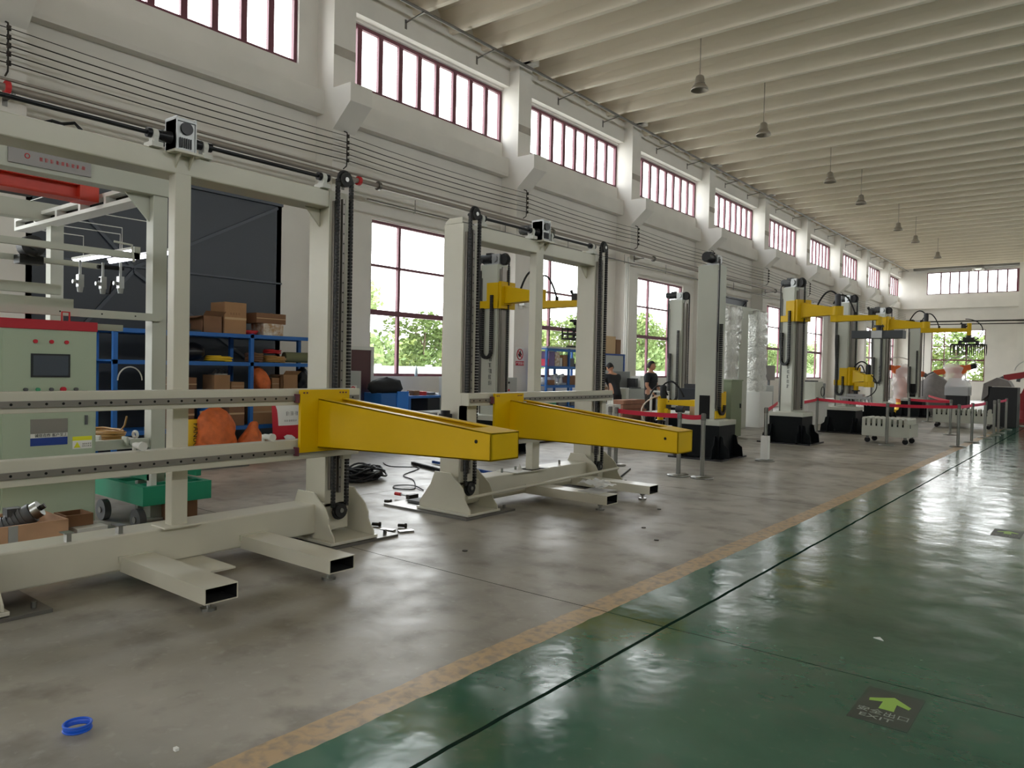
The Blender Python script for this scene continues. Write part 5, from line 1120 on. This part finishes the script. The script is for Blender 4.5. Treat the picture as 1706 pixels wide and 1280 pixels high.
# ---------------------------------------------------------------- articulated robots
def arm_robot(loc, rz, lab, c1, c2, sc=1, wrap=None, pose=(.9, 1.0)):
    r = thing('articulated_robot', (*loc, 0), lab, 'robot arm', None, rz); B = lambda n, m, mt, p=r, bv=0: build(n, m, mt, p, False, bv); S_ = sc
    V = lambda x, y, z: (x*S_, y*S_, z*S_)
    m = MB(); m.box(-.45*S_, .45*S_, -.4*S_, .4*S_, 0, .12*S_); m.cyl(V(0, 0, .12), V(0, 0, .4), .3*S_, .24*S_, 20); B('pedestal', m, c2)
    m = MB(); m.cyl(V(0, 0, .4), V(0, 0, .62), .26*S_, n=20); m.cyl(V(.08, -.22, .78), V(.08, .22, .78), .2*S_, n=20); m.box(-.05*S_, .2*S_, -.2*S_, .2*S_, .55*S_, .78*S_); B('shoulder', m, c1)
    e = (-.25, 0, 1.62); m = MB(); m.beam(V(.08, .0, .78), V(*e), .26*S_, .16*S_, up=(0, 1, 0)); m.cyl(V(e[0], -.17, e[2]), V(e[0], .17, e[2]), .17*S_, n=18); B('lower_arm', m, c1)
    w = (e[0]+pose[0], 0, e[2]-.15+.0*pose[1]); m = MB(); m.beam(V(e[0]-.3, 0, e[2]+.1), V(*w), .2*S_, .18*S_, up=(0, 1, 0)); ua = B('forearm', m, c1); m = MB(); m.cyl(V(e[0]-.3, 0, e[2]+.1), V(e[0]-.48, 0, e[2]+.15), .1*S_, n=14); B('motor', m, 'black', ua)
    m = MB(); m.cyl(V(*w), V(w[0]+.18, 0, w[2]-.1), .08*S_, n=14); m.cyl(V(w[0]+.18, 0, w[2]-.1), V(w[0]+.2, 0, w[2]-.25), .06*S_, n=12); B('wrist', m, 'grey_d', ua)
    m = MB(); m.tube([V(e[0]+.05+.55*cos(a), .12, e[2]+.1+.38*sin(a)) for a in [i*pi/10 for i in range(11)]], .02*S_, 6); B('cable', m, 'offwhite', ua)
    if wrap:
        m = MB(); rl = random.Random(wrap); N, K = 12, 14; vs = []
        for i in range(N+1):
            t = i/N; cx = (.1-.35*t)*S_+.25*t*t*S_; cz = (.5+1.35*t)*S_; ra = (.42-.1*t)*S_*(1 if i < N else .4)
            for j in range(K): a = 2*pi*j/K; q = 1+rl.uniform(-.2, .2); vs.append((cx+ra*q*cos(a), ra*q*sin(a)*.8, cz+rl.uniform(-.05, .05)))
        m.add(vs, [(a*K+i, a*K+(i+1) % K, (a+1)*K+(i+1) % K, (a+1)*K+i) for a in range(N) for i in range(K)], 0, True); B('film_wrap', m, 'film', ua)
    return r
arm_robot((-6.75, 34.8), radians(20), 'orange robot arm shrouded in clear film, left of the furthest column palletizer', 'orange', 'yellow_l', 1.1, 3)
arm_robot((-5.35, 37.5), radians(200), 'orange robot arm wrapped in clear film, right of the furthest column palletizer', 'orange', 'darkbase', 1.15, 8)
arm_robot((-2.3, 32.0), radians(180), 'red and blue robot arm at the right edge of the photo', 'rred', 'rred', 1.05)
arm_robot((-1.9, 35.5), radians(170), 'blue robot arm behind the red one at the right edge', 'rblue', 'rblue', 1.15)
r = thing('covered_machine', (-4.15, 30.3, 0), 'black cabinet under a clear plastic cover before the low end window', 'machine')
G('body', r, bxm(-4.5, -3.85, 30.0, 30.8, 0, 1.2), 'black', .03); G('plastic_cover', r, MB().prism([(-4.53, .9), (-3.82, .9), (-3.82, 1.22), (-3.95, 1.5), (-4.4, 1.5), (-4.53, 1.22)], 'y', 29.96, 30.85), 'film2')
lump('grey_tarpaulin', (-5.5, 34.1, .65), (.8, .8, .95), 'tarp', 'grey tarpaulin heaped over a machine left of the black covered cabinet', 'cover', 9, .2)
r = thing('covered_machine', (-2.65, 28.2, 0), 'large black box with a grey cloth over its left top, behind the walkway stanchions', 'machine')
G('body', r, bxm(-3.0, -2.25, 28.0, 28.9, 0, 1.25), 'black', .01); G('cloth', r, MB().prism([(-3.2, .8), (-3.02, 1.0), (-3.02, 1.27), (-2.4, 1.27), (-2.5, 1.45), (-2.8, 1.55), (-3.15, 1.35)], 'y', 27.97, 28.95), 'tarp')
r = thing('dark_cabinet', (-3.5, 33.5, 0), 'dark low cabinet with a pale door between the two covered machines', 'cabinet'); G('body', r, bxm(-3.7, -2.9, 33.2, 34.0, 0, 1.1), 'blackm'); G('door', r, bxm(-3.4, -3.2, 33.19, 33.2, .2, 1.0), 'white')
m = MB(); m.tube([(-2.6+.1*sin(i), 26.9+.12*i+.1*cos(i*2), .02) for i in range(12)], .02, 6); one('loose_cable', m, 'black', 'loose black cable on the floor before the large black box', 'cable')
bx1('green_machine', -1.6, -.9, 36.5, 37.5, 0, .9, 'green_grey', 'pale green machine base at the right edge behind the blue robot arm', 'machine')

# ---------------------------------------------------------------- things on the floor
coilp = MB(); rl = random.Random(21)
for q in range(26):
    ra = .2+.08*rl.random(); cx = -7.8+rl.uniform(-.08, .08); cy = 6.62+rl.uniform(-.12, .12); z = .02+.17*rl.random()*(1-abs(cy-6.62)*3)
    coilp.tube([(cx+ra*.7*cos(a), cy+ra*sin(a)*1.0, max(.015, z+.035*sin(2*a+q))) for a in [i*2*pi/18 for i in range(18)]], .014, 5, closed=True)
one('cable_pile', coilp, 'black', 'heap of black cable on the floor between the two portal frames', 'cable')
m = MB(); pts = [(-8.9, 8.0, .01), (-8.5, 7.8, .01), (-8.1, 8.0, .01), (-7.7, 7.3, .01), (-7.3, 7.1, .01), (-6.9, 6.75, .01), (-6.75, 6.55, .01), (-6.95, 6.45, .01), (-7.1, 6.6, .01), (-6.9, 6.72, .02), (-6.6, 6.6, .01)]
m.tube(smooth(pts), .008, 5); one('loose_wire', m, 'black', 'thin loose wire winding over the floor towards the second portal frame', 'cable')
m = MB()
for i in range(30): t = i/30; x, y = -8.45+1.15*t, 8.2-.35*t; m.beam((x, y, .03), (x+.028, y-.009, .03), .05, .045)
one('energy_chain', m, 'chain', 'black energy chain lying on the floor behind the second portal frame, front one', 'cable chain')
m = MB()
for i in range(40): t = i/40; x, y = -8.35+1.6*t, 8.55-.3*t; m.beam((x, y, .03), (x+.028, y-.006, .03), .045, .04)
one('energy_chain', m, 'blue_d', 'bluish black energy chain lying behind the front chain on the floor', 'cable chain')
m = MB(); m.tube([(-5.3-.5*t, 9.0+1.3*t, .012) for t in (0, .5, 1)], .012, 6); one('loose_wire', m, 'black', 'dark wire on the floor right of the second portal frame', 'cable')
r = thing('claw_hammer', (-6.3, 6.0, 0), 'hammer with a red handle lying on the floor left of the second portal frame', 'hammer')
G('handle', r, MB().tube([(-6.49, 6.03, .05), (-6.4, 6.035, .05)], .02, 8), 'redpaint'); G('shaft', r, MB().tube([(-6.4, 6.035, .05), (-6.24, 6.05, .045)], .011, 8), 'alu'); G('head', r, MB().box(-6.26, -6.2, 5.98, 6.12, .02, .07), 'bolt')
for i, (x, y, lab) in enumerate(((-6.33, 5.72, 'small dark bolt left of the ground plate of the second portal frame'), (-5.5, 4.82, 'dark bolt beside the foot of the nearest portal frame, left one'), (-5.28, 4.95, 'dark bolt beside the foot of the nearest portal frame, right one'))):
    m = MB(); m.cyl((x, y, .02), (x+.06, y+.03, .02), .016, n=8); m.cyl((x+.06, y+.03, .02), (x+.075, y+.04, .02), .024, n=6); one('bolt', m, 'bolt', lab, 'bolt')
for x, y, rz, lab in ((-5.24, 4.78, .3, 'steel plate on the floor nearest the foot of the first portal frame'), (-5.08, 4.86, 1.2, 'steel plate on the floor, right one of the two')):
    m = MB(); c_, s_ = cos(rz), sin(rz); m.prism([(x+c_*a-s_*b, y+s_*a+c_*b) for a, b in ((-.07, -.03), (.07, -.03), (.07, .03), (-.07, .03))], 'z', 0, .016); one('steel_plate', m, 'steel', lab, 'plate')
m = MB()
for dz in (0, .022): m.tube([(-3.31+.052*cos(a), 1.32+.052*sin(a), .014+dz) for a in [i*2*pi/32 for i in range(32)]], .0045, 8, closed=True)
m.lathe([(.049, .01), (.053, .01), (.053, .04), (.049, .04), (.049, .01)], (-3.31, 1.32, 0), 32)
one('blue_ring', m, 'blue_ring', 'small bright blue plastic ring lying on the concrete in the foreground', 'ring')
m = MB(); m.box(-2.87, -2.85, 1.5, 1.515, 0, .012); one('paper_scrap', m, 'white', 'tiny white scrap on the concrete right of the blue ring', 'scrap')
m = MB(); m.prism([(-1.05, 4.8), (-.99, 4.78), (-1.02, 4.83)], 'z', 0, .004); one('paper_scrap', m, 'white', 'tiny white scrap on the green walkway above the exit arrow', 'scrap')
for x, y, lab in ((-4.2, 4.7, 'small round steel anchor cap in the concrete, before the floor arms'), (-3.55, 6.6, 'small dark anchor cap in the concrete beyond the yellow arms'), (-3.2, 6.2, 'dark anchor cap nearest the ochre line'), (-3.9, 7.6, 'small dark anchor cap right of the clear bag')):
    one('anchor_cap', MB().cyl((x, y, 0), (x, y, .006), .022, n=12), 'bolt', lab, 'floor cap')
# exit stickers on the walkway floor
def exit_sticker(loc, lab, full):
    x, y = loc; r = thing('floor_sticker', (x, y, 0), lab, 'floor sticker')
    G('backing', r, bxm(x-.125, x+.125, y-.2, y+.22, .0005, .0012), 'sticker_dark' if not full else 'sticker')
    m = MB(); m.prism([(x-.03, y-.02), (x+.035, y-.02), (x+.03, y+.07), (x+.085, y+.045), (x+.09, y+.075), (x+.005, y+.15), (x-.09, y+.075), (x-.085, y+.045), (x-.03, y+.07)], 'z', .0012, .0018); G('arrow', r, m, 'arrow_g')
    m = MB(); text(m, '安全出口', .056, (x-.112, y-.088, .0012), (1, 0, 0), (0, 1, 0), depth=.0006); text(m, 'EXIT', .052, (x-.09, y-.15, .0012), (1, 0, 0), (0, 1, 0), depth=.0006, sx=1.35); G('lettering', r, m, 'text_g')
exit_sticker((-.77, 3.82), 'worn floor sticker with a green arrow and EXIT lettering on the green walkway', True)
exit_sticker((-.76, 8.92), 'dark rectangular floor sticker further along the green walkway', False)
# ---------------------------------------------------------------- people
def skinned(name, pts, edges, mt, parent, root=0, sub=2):
    """pts: (x,y,z,rx,ry); grown with a skin modifier into one continuous surface"""
    me = bpy.data.meshes.new(name); me.from_pydata([p[:3] for p in pts], edges, []); o = bpy.data.objects.new(name, me); COL.objects.link(o)
    if parent: o.parent = parent
    s = o.modifiers.new('skin', 'SKIN'); s.use_smooth_shade = True
    if not me.skin_vertices: 
        bpy.context.view_layer.objects.active = o
    for i, p in enumerate(pts):
        v = me.skin_vertices[0].data[i]; v.radius = (p[3], p[4] if len(p) > 4 else p[3]); v.use_root = (i == root)
    u = o.modifiers.new('sub', 'SUBSURF'); u.levels = sub; u.render_levels = sub
    me.materials.append(M[mt]); return o
def head(parent, c, yaw, pitch, cap=False):
    """head of 0.23 m with a face, ears and hair; +x of the head is where it looks"""
    m = MB(); n = 20; k = 16; vs = []; R_ = Matrix.Rotation(yaw, 3, 'Z') @ Matrix.Rotation(pitch, 3, 'Y'); C = Vector(c)
    for a in range(k+1):
        t = pi*a/k; z = .118*cos(t)
        for i in range(n):
            p = 2*pi*i/n; x = .095*sin(t)*cos(p); y = .075*sin(t)*sin(p)
            if z < 0: y *= 1+z*2.4; x = x*(1+z*1.2)+(.012 if x > 0 else 0)*(-z*8)
            if x > 0 and abs(y) < .022 and -.045 < z < .02: x += .022*(1-abs(y)/.022)*(.5+(.02-z)*9)
            if x > 0 and .012 < abs(y) < .045 and .0 < z < .025: x -= .008
            vs.append(C+R_@Vector((x, y, z)))
    m.add(vs, [(a*n+i, (a+1)*n+i, (a+1)*n+(i+1) % n, a*n+(i+1) % n) for a in range(k) for i in range(n)], 0, True)
    for s in (-1, 1):
        e = MB(); e.ball((0, 0, 0), (.018, .008, .03), 10); m.add([C+R_@(Vector(v)+Vector((-.005, s*.076, -.005))) for v in e.v], e.f, 0, True)
    m.add([C+R_@Vector(v) for v in ((.093, -.022, -.058), (.097, 0, -.056), (.093, .022, -.058), (.093, .02, -.066), (.096, 0, -.068), (.093, -.02, -.066))], [(0, 1, 2, 3, 4, 5)], 1)
    for s in (-1, 1):
        e = MB(); e.ball((0, 0, 0), (.006, .013, .006), 8); m.add([C+R_@(Vector(v)+Vector((.083, s*.032, .012))) for v in e.v], e.f, 2, True)
        m.add([C+R_@Vector(v) for v in ((.088, s*.018, .03), (.082, s*.05, .032), (.081, s*.05, .038), (.088, s*.018, .037))], [(0, 1, 2, 3)], 3)
    hd = build('head', m, ['skin', 'rred', 'white', 'hair'], parent, False)
    h = MB(); vs = []; rl = random.Random(3)
    for a in range(k+1):
        t = pi*a/k*.62; z = .13*cos(t)
        for i in range(n):
            p = 2*pi*i/n; lim = 1.0; x = .106*sin(t)*cos(p)-.008; y = .086*sin(t)*sin(p); zz = z
            if cos(p) > .3: zz = max(z, .045+.03*cos(p))
            vs.append(C+R_@Vector((x+rl.uniform(-.003, .003), y+rl.uniform(-.003, .003), zz+.004)))
    h.add(vs, [(a*n+i, (a+1)*n+i, (a+1)*n+(i+1) % n, a*n+(i+1) % n) for a in range(k) for i in range(n)], 0, True)
    if cap: h.add([C+R_@Vector(v) for v in ((.08, -.07, .06), (.17, -.05, .045), (.18, 0, .045), (.17, .05, .045), (.08, .07, .06), (.08, .06, .072), (.17, .04, .056), (.17, -.04, .056), (.08, -.06, .072))], [(0, 1, 2, 3, 4), (8, 7, 6, 5), (1, 0, 8, 7), (4, 3, 6, 5), (3, 2, 1, 7, 6)])
    build('hair', h, 'hair', parent, False)
def hand(parent, w, d, side, curl=.5, mt='skin'):
    """palm, four unequal bent fingers and a thumb, as one skinned surface; d: direction of the fingers"""
    w = Vector(w); d = Vector(d).normalized(); s = Vector(side).normalized(); nrm = d.cross(s)
    P = [(w, .024), (w+d*.035, .032), (w+d*.07, .032)]; E = [(0, 1), (1, 2)]
    for q, L_ in enumerate((.07, .08, .075, .058)):
        b = w+d*.085+s*(-.03+.02*q); i0 = len(P); P += [(b, .0095), (b+d*L_*.5+nrm*curl*.012, .0088), (b+d*L_*.85+nrm*curl*.05, .0078)]; E += [(2, i0), (i0, i0+1), (i0+1, i0+2)]
    i0 = len(P); P += [(w+d*.03-s*.035, .011), (w+d*.06-s*.055+nrm*.01, .01), (w+d*.085-s*.06+nrm*.02, .008)]; E += [(1, i0), (i0, i0+1), (i0+1, i0+2)]
    return skinned('hand', [(*p, r_) for p, r_ in P], E, mt, parent, 1, 1)
def person(loc, rz, lab, bend=0, lean=0, arms=None, cap=False, hyaw=0, hp=0, sc=1.0):
    """+x local is forward; standing 1.72 m"""
    r = thing('person', (*loc, 0), lab, 'person', None, rz); r.scale = (sc, sc, sc)
    def T(x, z):  # bend the trunk forward about the hips
        dz = z-.95; return (x+dz*sin(bend), .95+dz*cos(bend))
    tx = lambda x, y, z: (T(x, z)[0], y, T(x, z)[1])
    # one continuous body: torso, neck, arms, legs
    A = arms or {}
    P = [(0, 0, .95, .15, .115)]; E = []
    for z, a, b in ((1.08, .14, .105), (1.22, .155, .112), (1.35, .165, .11), (1.43, .11, .08), (1.49, .055, .055), (1.56, .05, .05)):
        P.append((*tx(0, 0, z), a, b)); E.append((len(P)-2, len(P)-1))
    sh = 4
    for s in (-1, 1):
        i0 = len(P); S0 = tx(0, s*.19, 1.40); el = A.get((s, 'e'), tx(-.03, s*.26, 1.12)); wr = A.get((s, 'w'), tx(.08, s*.25, .88))
        P += [(*S0, .062), (*hyp(S0, el, .5), .05), (*el, .042), (*hyp(el, wr, .5), .037), (*wr, .027)]; E += [(sh, i0)]+[(i0+q, i0+q+1) for q in range(4)]
        i1 = len(P); P += [(0, s*.095, .86, .095), (.01, s*.105, .68, .082), (.02, s*.11, .49, .06), (-.01, s*.115, .28, .055), (-.02, s*.12, .09, .038), (.05, s*.125, .04, .036), (.15, s*.13, .03, .028)]; E += [(0, i1)]+[(i1+q, i1+q+1) for q in range(6)]
        dv = Vector(wr)-Vector(el); hand(r, Vector(wr)+dv.normalized()*.01, dv, (0.3, -s*.2, 0) if abs(dv.normalized().z) > .5 else (0, 1, 0))
    skinned('body', P, E, 'skin', r)
    Q = [(0, 0, .86, .175, .135), (0, 0, .95, .17, .13)]; F_ = [(0, 1)]#; F_ = []
    for z, a, b in ((1.08, .165, .125), (1.22, .175, .13), (1.35, .178, .125), (1.44, .12, .09)): Q.append((*tx(0, 0, z), a, b)); F_.append((len(Q)-2, len(Q)-1))
    for s in (-1, 1):
        i0 = len(Q); S0 = tx(0, s*.2, 1.40); el = A.get((s, 'e'), tx(-.03, s*.26, 1.12)); Q += [(*S0, .08), (*hyp(S0, el, .45), .07), (*hyp(S0, el, .75), .066)]; F_ += [(4, i0), (i0, i0+1), (i0+1, i0+2)]
    skinned('shirt', Q, F_, 'shirt', r)
    Q = [(0, 0, 1.0, .155, .12), (0, 0, .9, .165, .13)]; F_ = [(0, 1)]
    for s in (-1, 1):
        i1 = len(Q); Q += [(0, s*.095, .84, .11), (.01, s*.105, .66, .1), (.02, s*.11, .48, .082), (-.01, s*.115, .28, .08), (-.02, s*.12, .1, .075)]; F_ += [(1, i1)]+[(i1+q, i1+q+1) for q in range(4)]
    skinned('trousers', Q, F_, 'trousers', r)
    for s in (-1, 1): skinned('shoe', [(-.05, s*.122, .045, .045, .04), (.04, s*.125, .045, .05, .042), (.15, s*.13, .035, .042, .032), (.2, s*.13, .03, .03, .025)], [(0, 1), (1, 2), (2, 3)], 'black', r, 0)
    hc = tx(.02, 0, 1.62); head(r, hc, hyaw, bend*.8+hp, cap)
    return r
person((-9.0, 16.9), radians(5), 'person in a black T-shirt and dark trousers standing, looking to the right', 0, 0, {(-1, 'e'): (.02, -.27, 1.13), (-1, 'w'): (.19, -.2, .93), (1, 'e'): (.05, .26, 1.13), (1, 'w'): (.24, .18, .98)}, sc=1.02)
person((-9.5, 16.05), radians(165), 'person with a dark cap and black T-shirt bending over a pile of parts', .3, 0, {(-1, 'e'): (.35, -.25, 1.05), (-1, 'w'): (.5, -.12, .95), (1, 'e'): (.35, .25, 1.05), (1, 'w'): (.5, .12, .95)}, True, 0, .35)
